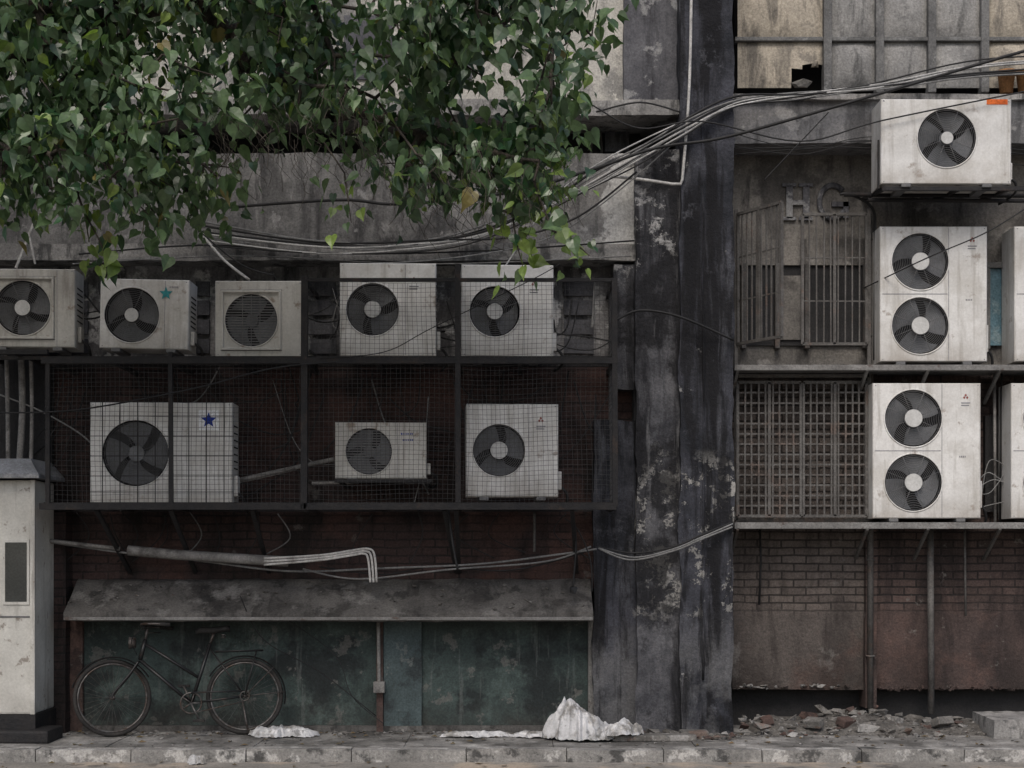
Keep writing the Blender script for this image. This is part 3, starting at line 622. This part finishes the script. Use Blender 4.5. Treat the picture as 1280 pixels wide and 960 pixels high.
def lathe(m,c,prof,mat,n=20):
    vs=[];fs=[]
    for r,z_ in prof:
        for k in range(n): a=2*math.pi*k/n; vs.append((c[0]+r*math.cos(a),c[1]+r*math.sin(a),c[2]+z_))
    for i in range(len(prof)-1):
        for k in range(n): fs.append((i*n+k,i*n+(k+1)%n,(i+1)*n+(k+1)%n,(i+1)*n+k))
    m.add(vs,fs,mat,True)
for px in(1258,1281):
    m=MB(); lathe(m,P(px,117,-.05),[(0,0),(.055,0),(.075,.17),(.085,.17),(.085,.2),(.07,.2),(.065,.16),(0,.155)],'terracotta'); m.obj('pot_for_dial_box')  # pots stand in for an orange-brown box with a round dial

# ------------------------------------------------------------ kiosk on the left
m=MB(); YK=-.75; xr=X(42,YK); xl=xr-1.1; zb=Z(893,YK); ztp=Z(600,YK)
m.bbox(xl,xr,YK,-.15,zb,ztp,'booth',.02)
m.box(xl-.0,xr+.02,YK-.02,-.13,.0,zb,'iron')
m.bbox(X(4,YK),X(37,YK),YK-.012,YK+.02,Z(756,YK),Z(674,YK),'booth',.004)
m.box(X(7,YK),X(34,YK),YK-.016,YK-.01,Z(752,YK),Z(678,YK),'blk_glass')
m.box(X(-75,YK),X(-10,YK),YK-.016,YK-.0,Z(780,YK),Z(650,YK),'blk_glass')
m.box(xl+.02,xr-.02,YK-.006,YK+.01,Z(772,YK),Z(770,YK),'ac_guard')
m.bbox(X(38,YK),X(44,YK),YK-.014,YK+.02,zb,ztp,'booth',.004)
e0,e1=xl-.08,X(50,YK-.1); y0,y1=YK-.14,-.12; zr=ztp+.012; h=.17
vs=[(e0,y0,zr),(e1,y0,zr),(e1,y1,zr),(e0,y1,zr),(e0,y0,zr+.03),(e1,y0,zr+.03),(e1,y1,zr+.03),(e0,y1,zr+.03),(e0+.25,y0+.16,zr+h),(e1-.12,y0+.16,zr+h),(e1-.12,y1,zr+h),(e0+.25,y1,zr+h)]
m.add(vs,[(0,3,2,1),(0,1,5,4),(1,2,6,5),(2,3,7,6),(3,0,4,7),(4,5,9,8),(5,6,10,9),(6,7,11,10),(7,4,8,11),(8,9,10,11)],'booth_roof')
m.obj('security_kiosk')
m=MB(); m.bbox(X(-30,-.9),X(62,-.9),-.95,-.5,0.0,.11,'iron',.02); m.obj('metal_step')

# ------------------------------------------------------------ bicycle
m=MB(); r=.335; WB=1.13
fh=Vector((-WB,0,r)); rh=Vector((0,0,r))
def wheel(c,steer=0):
    T=Matrix.Translation(c)@Matrix.Rotation(math.radians(steer),4,'Z')
    m.T=T
    m.ring((0,0,0),(0,1,0),r-.018,.018,'tyre',48,8); m.ring((0,0,0),(0,1,0),r-.042,.010,'chrome',48,6)
    m.tube([(0,-.05,0),(0,.05,0)],.02,'chrome',10); m.tube([(0,-.07,0),(0,.07,0)],.008,'chrome',8)
    for i in range(32):
        a=2*math.pi*i/32; s_=.03 if i%2 else -.03; o=.35*(1 if (i//2)%2 else -1)
        m.tube([(.02*math.cos(a+o),s_,.02*math.sin(a+o)),((r-.045)*math.cos(a),0,(r-.045)*math.sin(a))],.0014,'chrome',3,False)
    m.T=Matrix.Identity(4)
wheel(fh,14); wheel(rh)
bb=Vector((-.46,0,.28)); st_=Vector((-.30,0,.80)); seat=Vector((-.275,0,.90)); hb=Vector((-.90,0,.66)); ht=Vector((-.855,0,.84))
def tb(a,b,w=.014,mat='bike_paint'): m.tube([a,b],w,mat,8)
tb(bb,st_,.016); tb(st_,seat+Vector((.01,0,0)),.012,'chrome'); tb(hb,ht,.019); tb(ht-Vector((0.005,0,.04)),bb.lerp(st_,.42),.014); tb(hb,bb,.016)
for s_ in(-.045,.045):
    o=Vector((0,s_,0)); tb(st_-Vector((0,0,.05)),rh+o,.008); tb(bb,rh+o,.009)
    m.tube(smooth([hb+Vector((-.01,s_*.7,-.01)),hb+Vector((-.09,s_,-.13)),fh+o+Vector((.02,0,.05)),fh+o],5),.010,'bike_paint',8)
stem=ht+Vector((.015,0,.09)); tb(ht,stem,.012,'chrome')
hbr=smooth([stem+Vector((.20,-.27,.02)),stem+Vector((.06,-.26,.03)),stem+Vector((-.04,-.16,.03)),stem+Vector((-.02,0,0)),stem+Vector((-.04,.16,.03)),stem+Vector((.06,.26,.03)),stem+Vector((.20,.27,.02))],5)
m.tube(hbr,.011,'chrome',8)
for s_ in(-1,1): tb(stem+Vector((.09,s_*.262,.028)),stem+Vector((.21,s_*.272,.02)),.017,'tyre')
tb(stem+Vector((-.03,.1,-.03)),stem+Vector((.1,.2,-.02)),.005,'chrome'); m.tube([ht+Vector((-.08,0,-.03)),ht+Vector((-.14,0,-.03))],[.045,.055],'chrome',12)
m.tube(smooth([stem+Vector((-.03,-.1,0)),stem+Vector((-.13,-.06,-.1)),hb+Vector((-.03,0,.05))],5),.004,'cable',5)
vs=[];fs=[]; prof=[(-.15,.02,.0),(-.10,.028,.015),(0,.045,.012),(.07,.095,.02),(.12,.11,.03),(.145,.08,.025)]
for (xx,hw,z_) in prof:
    for k in range(8): a=2*math.pi*k/8; vs.append(seat+Vector((xx,hw*math.cos(a),z_+.028*math.sin(a))))
for i in range(5):
    for k in range(8): fs.append((i*8+k,i*8+(k+1)%8,(i+1)*8+(k+1)%8,(i+1)*8+k))
fs+= [tuple(range(8)),tuple(40+k for k in range(8))]; m.add(vs,fs,'tyre',True)
for s_ in(-.05,.05): m.ring(seat+Vector((.09,s_,-.03)),(0,0,1),.018,.005,'chrome',10); m.ring(seat+Vector((.09,s_,-.05)),(0,0,1),.018,.005,'chrome',10)
def guard(c,a0,a1,R_):
    vs=[];fs=[];n=20
    for i in range(n+1):
        a=math.radians(a0+(a1-a0)*i/n)
        for (dy,dr) in((-.03,-.012),(-.018,0),(.018,0),(.03,-.012)): vs.append(c+Vector(((R_+dr)*math.cos(a),dy,(R_+dr)*math.sin(a))))
    for i in range(n):
        for k in range(3): fs.append((i*4+k,i*4+k+1,(i+1)*4+k+1,(i+1)*4+k))
    m.add(vs,fs,'bike_paint',True)
guard(rh,-12,150,r+.022); guard(fh,30,165,r+.022)
for s_ in(-.04,.04): tb(rh+Vector((0,s_,0)),rh+Vector((.35*math.cos(.1),s_,.35*math.sin(.1))),.004,'chrome'); tb(rh+Vector((0,s_,0)),rh+Vector((.25,s_,.25)),.004,'chrome')
for s_ in(-.06,0,.06): tb(Vector((-.26,s_,.725)),Vector((.16,s_,.735)),.006,'bike_paint')
for xx in(-.25,-.05,.15): tb(Vector((xx,-.06,.73)),Vector((xx,.06,.73)),.006,'bike_paint')
for s_ in(-.06,.06): tb(Vector((.10,s_,.73)),rh+Vector((0,s_,0)),.006,'bike_paint')
m.ring(bb+Vector((0,-.05,0)),(0,1,0),.09,.008,'chrome',28,6)
for i in range(5): a=i*2*math.pi/5; tb(bb+Vector((0,-.05,0)),bb+Vector((.088*math.cos(a),-.05,.088*math.sin(a))),.006,'chrome')
tb(bb+Vector((0,-.06,.09)),rh+Vector((0,-.05,.045)),.007,'bike_paint'); tb(bb+Vector((0,-.06,-.09)),rh+Vector((0,-.05,-.045)),.005,'chrome'); m.ring(rh+Vector((0,-.05,0)),(0,1,0),.04,.006,'chrome',18,5)
tb(bb+Vector((0,-.07,0)),bb+Vector((.07,-.08,-.15)),.009,'chrome'); tb(bb+Vector((0,.07,0)),bb+Vector((-.07,.08,.15)),.009,'chrome')
m.bbox(bb.x+.02,bb.x+.12,-.19,-.09,bb.z-.165,bb.z-.14,'tyre',.006); m.bbox(bb.x-.12,bb.x-.02,.09,.19,bb.z+.14,bb.z+.165,'tyre',.006)
tb(Vector((-.02,-.06,.3)),Vector((.03,-.13,.02)),.008,'chrome'); tb(Vector((-.02,.06,.3)),Vector((.03,.13,.02)),.008,'chrome'); tb(Vector((.03,-.13,.02)),Vector((.03,.13,.02)),.008,'chrome')
bp=P(306,911,-.28); m.obj('bicycle',loc=(bp.x,-.28,.003),rot=(math.radians(-6),0,math.radians(9)))

# ------------------------------------------------------------ rubble, litter
m=MB()
def mound(x0,x1,y0,y1,hf):
    nx=int((x1-x0)/.03); ny=int((y1-y0)/.03); vs=[];fs=[]
    for j in range(ny+1):
        for i in range(nx+1):
            x_=x0+(x1-x0)*i/nx; y_=y0+(y1-y0)*j/ny; v=j/ny; u=i/nx
            env=min(1,(v)*3)*min(1,u*8,(1-u)*8)
            z_=-.03+env*(hf(x_,y_)+.03)+abs(noise.noise(Vector((x_*14,y_*14,3))))*.03*env
            vs.append((x_,y_,z_))
    for j in range(ny):
        for i in range(nx): a=j*(nx+1)+i; fs.append((a,a+1,a+nx+2,a+nx+1))
    m.add(vs,fs,'dust')
def hf(x_,y_): return .03+.05*max(0,noise.noise(Vector((x_*1.3,y_,1)))+.3)+.09*math.exp(-((x_-3.1)/.35)**2)+.06*math.exp(-((x_-2.2)/.25)**2)
mound(X(925),X(1300),-.42,.55,hf)
mound(X(745,-.5),X(935,-.5),-.72,-.36,lambda a,b:.03+.03*noise.noise(Vector((a*2,b,4))))
mats=['rubble','rubble','dust','slab','redjamb','rubble','dust']
for i in range(700):
    px=R(745,1300); right=px>925
    Y=R(-.5,.35) if right else R(-.78,-.42)
    s_=random.choice([R(.005,.014),R(.006,.016),R(.010,.025),R(.02,.04)])
    if random.random()<.06: s_=R(.045,.085)
    x_=X(px,Y); zb_=hf(x_,Y)*min(1,max(0,(Y+.42)*3)) if right else .02
    m.hull((x_,Y,zb_+s_*.3),(s_*R(.8,1.8),s_*R(.7,1.2),s_*R(.4,.9)),random.choice(mats),9)
for i in range(26):
    px=random.gauss(1085,26); Y=R(-.1,.3); s_=R(.03,.075); m.hull((X(px,Y),Y,R(.08,.19)),(s_*1.3,s_,s_*.7),random.choice(mats),9)
for i in range(240):
    px=R(80,1290); Y=R(-1.1,-.1); s_=R(.004,.016); m.hull((X(px,Y),Y,s_*.4),(s_*1.4,s_,s_*.6),random.choice(['rubble','slab','dust','rubble']),7)
for i in range(160):  # grit gathered against the green panels
    px=R(80,745); Y=R(-.28,-.04); s_=R(.006,.03); m.hull((X(px,Y),Y,s_*.3),(s_*1.5,s_,s_*.5),random.choice(['rubble','dust','dust','slab']),8)
for a,b,y_ in((742,800,-.6),(765,870,-.7),(850,885,-.55)):
    m.bbox(X(a,y_),X(b,y_),y_-.08,y_+.1,.0,R(.05,.09),'rubble',.014)
for px in (1015,1120,962,1182,1060):
    m.T=Matrix.Translation((X(px,-.2),R(-.3,0),.10))@Matrix.Rotation(R(0,3),4,'Z')@Matrix.Rotation(R(-.5,.5),4,'X'); m.bbox(-.1,R(.02,.1),-.05,.05,-.035,.035,random.choice(['redjamb','rubble','rbrick']),.010)
m.T=Matrix.Identity(4)
for i in range(45):
    px=random.choice([R(922,960),R(922,1085),R(1000,1050)]); m.hull((X(px,.27),.27+R(-.02,.06),Z(858,.27)+R(-.02,.012)),(R(.01,.05),.03,R(.008,.022)),random.choice(['slab','slab','rubble','rbrick']),8)
for i in range(60):
    px=R(1085,1290); m.hull((X(px,.3),.3+R(-.02,.06),Z(860,.3)+R(-.02,.012)),(R(.01,.04),.03,R(.01,.025)),'rbrick2',8)
m.obj('rubble')
m=MB(); m.rough(X(1232,-.3),X(1420,-.3),-.55,.1,-.01,.16,'slab',.06,.015); m.obj('concrete_step')
def crumple(name,c,sx,sy,prof,seed,N=60,hs=1.0):
    rr_=random.Random(int(seed*10)); folds=[]
    for k in range(13):
        a=rr_.uniform(0,math.pi); folds.append((math.cos(a),math.sin(a),rr_.uniform(-.3,.3)+.0,rr_.uniform(.08,.24),rr_.uniform(.25,1.0)))
    vs=[];fs=[]
    def tri(t): t=t%1.0; return 1-abs(2*t-1)
    for j in range(N+1):
        for i in range(N+1):
            u=i/N*2-1;v=j/N*2-1; rr=math.sqrt(u*u+v*v)+1e-6; th=math.atan2(v,u); sq=max(abs(u),abs(v))/rr; u2=u*sq;v2=v*sq; rr=math.sqrt(u2*u2+v2*v2)
            edge=1+.36*noise.noise(Vector((math.cos(th)*1.7,math.sin(th)*1.7,seed)))+.18*noise.noise(Vector((math.cos(th)*6,math.sin(th)*6,seed)))
            x_=u2*sx*edge; y_=v2*sy*edge
            w_=noise.noise_vector(Vector((x_*6,y_*6,seed)))*.09
            h_=0
            for (ca,sa,of,per,am) in folds: h_+=am*tri(((x_+w_.x)*ca+(y_+w_.y)*sa+of)/per)*per
            h_=h_/2.0
            env=prof(u2)*(max(0,1-rr**4))**.6
            z_=.004+hs*env*(.12+2.3*h_)+abs(noise.noise(Vector((x_*22,y_*22,seed))))*.03*hs
            vs.append((c[0]+x_+w_.y*.5,c[1]+y_+w_.x*.4,c[2]+z_))
    for j in range(N):
        for i in range(N): a=j*(N+1)+i; fs.append((a,a+1,a+N+2)); fs.append((a,a+N+2,a+N+1))
    m=MB(); m.add(vs,fs,'plastic'); m.obj(name)
crumple('plastic_sheet',(X(726,-.66),-.64,0.01),.31,.22,lambda u:.26*math.exp(-((u+.35)/.75)**2)+.10,4.3,70)
crumple('plastic_sheet',(X(778,-.72),-.74,0.05),.19,.10,lambda u:.10,5.7,40)
crumple('plastic_litter',(X(350,-.45),-.4,0),.27,.14,lambda u:.09,9.2,44,.8)
crumple('plastic_litter',(X(600,-.5),-.45,0),.3,.07,lambda u:.05,12.4,40,.8)
crumple('plastic_litter',(X(668,-.5),-.5,0),.16,.07,lambda u:.06,14.4,30,.8)
crumple('plastic_litter',(X(240,-1.55),-1.45,-.1),.06,.05,lambda u:.08,15.4,20)
m=MB()
for i in range(230):
    x_=R(-4.5,4.6); y_=R(-1.9,-.08) if i%3 else R(-.5,-.1); z_=.004 if y_>-1.16 else -.094
    if -1.36<y_<-1.12: continue
    s_=R(.015,.045); a=R(0,6.28); c_,n_=math.cos(a)*s_,math.sin(a)*s_
    m.add([(x_-c_,y_-n_,z_+.002),(x_-n_*.6,y_+c_*.6,z_+R(.004,.02)),(x_+c_,y_+n_,z_+.003),(x_+n_*.6,y_-c_*.6,z_+R(.002,.012))],[(0,1,2),(0,2,3)],'dry_leaf')
m.obj('fallen_leaves')

# ------------------------------------------------------------ tree
YTt=-3.0
def inpoly(x,y,poly):
    c=False; j=len(poly)-1
    for i in range(len(poly)):
        xi,yi=poly[i];xj,yj=poly[j]
        if (yi>y)!=(yj>y) and x<(xj-xi)*(y-yi)/(yj-yi)+xi: c=not c
        j=i
    return c
main=[(-900,-60),(-700,-420),(-300,-560),(200,-520),(600,-330),(770,-160),(750,-20),(745,30),(715,70),(700,110),(712,170),(690,195),(655,180),(640,130),(600,120),(585,160),(560,190),(500,200),(470,175),(440,150),(400,125),(350,115),(305,125),(285,175),(255,225),(225,250),(160,255),(110,265),(60,258),(0,245),(-200,250),(-500,240),(-800,160)]
sub=[(640,170),(705,185),(712,205),(690,255),(640,270),(590,240),(560,232),(520,235),(500,205),(560,185)]
gap=[(575,40),(660,55),(680,100),(650,150),(600,120),(570,80)]
pts=[]
rs=random.Random(11)
def addp(poly,n,x0,x1,y0,y1,yd=(-4.1,-1.9),thr=None):
    c=0;t=0
    while c<n and t<n*60:
        t+=1; a=rs.uniform(x0,x1); b=rs.uniform(y0,y1)
        if not inpoly(a,b,poly): continue
        if inpoly(a,b,gap) and rs.random()<.8: continue
        Yd=rs.uniform(*yd)
        w=Vector((X(a,YTt),Yd,Z(b,YTt)))
        if thr is not None and noise.noise(w*1.5+Vector((3,1,5)))<thr: continue
        pts.append(w); c+=1
addp(main,540,-60,770,-40,300,yd=(-3.7,-2.1),thr=-.07)
addp(main,280,-900,790,-560,-40,yd=(-4.2,-1.6),thr=.0)
addp(main,130,-900,-60,-60,290,yd=(-4.4,-1.7),thr=-.1)
addp(sub,44,480,730,160,290,yd=(-3.3,-2.6))
for a,b in((125,300),(132,322),(430,215),(434,250),(436,272),(648,312),(655,335),(722,305),(735,325),(105,298),(510,240),(690,295),(675,240),(185,268),(330,150),(372,140)):
    pts.append(Vector((X(a,YTt),YTt+rs.uniform(-.2,.2),Z(b,YTt))))
root=Vector((-6.3,-.95,-.05))
trunk=[root,Vector((-6.28,-1.0,.7)),Vector((-6.15,-1.15,1.6)),Vector((-5.95,-1.5,2.6)),Vector((-5.6,-1.9,3.5)),Vector((-5.0,-2.3,4.3)),Vector((-4.2,-2.6,4.95)),Vector((-3.3,-2.8,5.3)),Vector((-2.3,-2.9,5.5)),Vector((-1.3,-2.95,5.6)),Vector((-.4,-3.0,5.6))]
nodes=[(p,i-1) for i,p in enumerate(trunk)]
for k,p in enumerate([Vector((-5.9,-2.2,4.6)),Vector((-5.7,-2.8,5.6)),Vector((-5.2,-3.0,6.6))]): nodes.append((p,4 if k==0 else len(nodes)-1))
pts.sort(key=lambda p:min((p-t).length for t in trunk[4:]))
dist=[0]*len(nodes)
for i in range(1,len(nodes)): dist[i]=dist[nodes[i][1]]+(nodes[i][0]-nodes[nodes[i][1]][0]).length
cl_idx=[]
for p in pts:
    best=None;bd=1e9
    for i,(q,_) in enumerate(nodes):
        if i<4: continue
        d=(q-p).length+.25*dist[i]
        if d<bd: bd=d;best=i
    q=nodes[best][0]; L=(p-q).length
    par=best
    if L>.35:
        k=int(L/.3)
        for s_ in range(1,k+1):
            t=s_/(k+1); mid=q.lerp(p,t)+Vector((0,0,math.sin(t*math.pi)*L*.08))+Vector((rs.uniform(-1,1),rs.uniform(-1,1),rs.uniform(-1,1)))*.03
            nodes.append((mid,par)); dist.append(dist[par]+L/(k+1)); par=len(nodes)-1
    nodes.append((p,par)); dist.append(dist[par]+.2); cl_idx.append(len(nodes)-1)
cnt=[0]*len(nodes)
for i in cl_idx: cnt[i]+=1
for i in range(len(nodes)-1,0,-1):
    if nodes[i][1]>=0 and nodes[i][1]<i: cnt[nodes[i][1]]+=cnt[i]
rad=[.0045*max(1,c)**.52 for c in cnt]
m=MB(); m.mi('bark')
tr=[.30,.24,.21,.19,.17,.14,.11,.085,.06,.04,.025]
sp=smooth(trunk,4); rr=[]
for i in range(len(sp)):
    t=i/4; a=int(min(t,9)); rr.append(tr[a]+(tr[min(a+1,10)]-tr[a])*(t-a))
m.tube(sp,rr,'bark',12)
for i in range(len(trunk),len(nodes)):
    p,par=nodes[i]; q=nodes[par][0]; m.tube([q,p],[min(rad[par],.09),min(rad[i],.08)],'bark',5 if rad[i]>.012 else 4,False)
for i in range(190):
    a=rs.uniform(250,480) if i%2 else rs.uniform(480,700); b=rs.uniform(120,190) if i%2 else rs.uniform(180,250)
    p=Vector((X(a,YTt),YTt+rs.uniform(-.5,.5),Z(b,YTt))); q=[p]
    for k in range(4): q.append(q[-1]+Vector((rs.uniform(-.06,.10),rs.uniform(-.04,.04),-rs.uniform(.03,.12))))
    m.tube(smooth(q,2),.0022,'bark',3,False)
tree=empty('peepal_tree',root)
for k,v in enumerate(m.v): m.v[k]=v-root
m.obj('trunk_and_branches',parent=tree)
lv=[];lf=[];lc=[]
LVS=((0,0),(0,.3),(0,.62),(0,.92),(0,1.28),(-.2,-.11),(-.42,.03),(-.5,.3),(-.37,.6),(-.12,.93),(.2,-.11),(.42,.03),(.5,.3),(.37,.6),(.12,.93))
LFS=((0,6,5),(0,1,7,6),(1,2,8,7),(2,3,9,8),(3,4,9),(0,10,11),(0,11,12,1),(1,12,13,2),(2,13,14,3),(3,14,4))
def leaf(base,dirv,nrm,s_,col):
    dirv=dirv.normalized(); side=dirv.cross(nrm)
    if side.length<1e-3: side=dirv.orthogonal()
    side.normalize(); nn=side.cross(dirv)
    fold=rs.uniform(.05,.45); curl=rs.uniform(-.15,.35); wd=rs.uniform(.75,1.08); o=len(lv); tw=rs.uniform(-.3,.3)
    for (u,v) in LVS: lv.append(base+side*(u*wd*s_)+dirv*(v*s_)+nn*(abs(u)*fold*s_-curl*v*v*s_+tw*u*v*s_)-root)
    for f in LFS: lf.append([a+o for a in f]); lc.append(col)
for i in cl_idx:
    p=nodes[i][0]; px=640+p.x*F/(p.y+CAMD); py=690-(p.z-EYE)*F/(p.y+CAMD)
    inframe= -40<px<800 and py>-60
    n=rs.randint(10,17) if inframe else rs.randint(6,10)
    lone= py>(295 if px<300 else 225)
    if lone: n=rs.randint(5,8)
    cv=rs.random(); big=rs.uniform(.75,1.15)
    for k in range(n):
        off=Vector((rs.gauss(0,1),rs.gauss(0,1),rs.gauss(0,1)))*(.09 if lone else .14)
        base=p+off
        dirv=Vector((rs.gauss(0,.6),rs.gauss(0,.6),-.9+rs.gauss(0,.5)))
        nrm=Vector((rs.gauss(0,.7),-.5+rs.gauss(0,.7),.6+rs.gauss(0,.5))).normalized()
        s_=rs.uniform(.05,.12)*big if inframe else rs.uniform(.10,.15)
        v=rs.random()
        col=(.046+.03*v,.082+.044*v,.040+.02*v)
        if cv>.55: col=(.076+.05*v,.128+.065*v,.060+.028*v)
        if cv<.2: col=(.026,.050+.026*v,.027)
        if (lone and rs.random()<.5) or rs.random()<.06: col=(.15+.05*v,.22+.06*v,.06)
        if rs.random()<.012: col=(.18,.15,.05)
        leaf(base,dirv,nrm,s_,col)
me=bpy.data.meshes.new('leaves'); me.from_pydata([tuple(v) for v in lv],[],lf)
ca=me.color_attributes.new('leafcol','FLOAT_COLOR','CORNER')
buf=[]
for f,c in zip(lf,lc):
    for _ in f: buf+= [c[0],c[1],c[2],1.0]
ca.data.foreach_set('color',buf)
lm=bpy.data.materials.new('leaf'); lm.use_nodes=True; nt=lm.node_tree; b=nt.nodes['Principled BSDF']
at=nt.nodes.new('ShaderNodeVertexColor'); at.layer_name='leafcol'
g=nt.nodes.new('ShaderNodeNewGeometry')
nz=n_range(nt,n_noise(nt,g.outputs['Position'],25,2),.3,.7,.7,1.2)
vm=nt.nodes.new('ShaderNodeVectorMath'); vm.operation='SCALE'; nt.links.new(at.outputs[0],vm.inputs[0]); nt.links.new(nz,vm.inputs['Scale'])
nt.links.new(vm.outputs[0],b.inputs['Base Color']); b.inputs['Roughness'].default_value=.34; b.inputs['Specular IOR Level'].default_value=.65
tl=nt.nodes.new('ShaderNodeBsdfTranslucent'); vm2=nt.nodes.new('ShaderNodeVectorMath'); vm2.operation='MULTIPLY'; nt.links.new(vm.outputs[0],vm2.inputs[0]); vm2.inputs[1].default_value=(1.4,1.7,.8)
nt.links.new(vm2.outputs[0],tl.inputs[0]); mx=nt.nodes.new('ShaderNodeMixShader'); mx.inputs[0].default_value=.24
nt.links.new(b.outputs[0],mx.inputs[1]); nt.links.new(tl.outputs[0],mx.inputs[2]); nt.links.new(mx.outputs[0],nt.nodes['Material Output'].inputs[0])
me.materials.append(lm)
lo=bpy.data.objects.new('leaves',me); bpy.context.scene.collection.objects.link(lo); lo.parent=tree
print('leaves',len(lf)//10,'nodes',len(nodes))

# ------------------------------------------------------------ light and camera
sc=bpy.context.scene
w=bpy.data.worlds.new('World'); sc.world=w; w.use_nodes=True; nt=w.node_tree
sky=nt.nodes.new('ShaderNodeTexSky'); sky.sky_type='NISHITA'; sky.sun_disc=False
el,az=math.radians(49),math.radians(190)
sky.sun_elevation=el; sky.sun_rotation=az; sky.dust_density=3.5; sky.air_density=1.0; sky.ozone_density=.8
nt.links.new(sky.outputs[0],nt.nodes['Background'].inputs[0]); nt.nodes['Background'].inputs[1].default_value=.145
L=bpy.data.lights.new('sun','SUN'); L.energy=1.5; L.angle=math.radians(26); L.color=(1,.965,.91)
lo=bpy.data.objects.new('sun',L); sc.collection.objects.link(lo)
d=Vector((math.sin(az)*math.cos(el),math.cos(az)*math.cos(el),math.sin(el)))
lo.rotation_euler=d.to_track_quat('Z','Y').to_euler()
cam=bpy.data.cameras.new('camera'); co=bpy.data.objects.new('camera',cam); sc.collection.objects.link(co)
co.location=(0,-CAMD,EYE); co.rotation_euler=(math.radians(90),0,0)
cam.sensor_width=36; cam.lens=36*F/1280; cam.shift_y=210/1280; cam.clip_end=500
sc.camera=co
sc.view_settings.view_transform='Standard'; sc.view_settings.look='None'; sc.view_settings.exposure=0
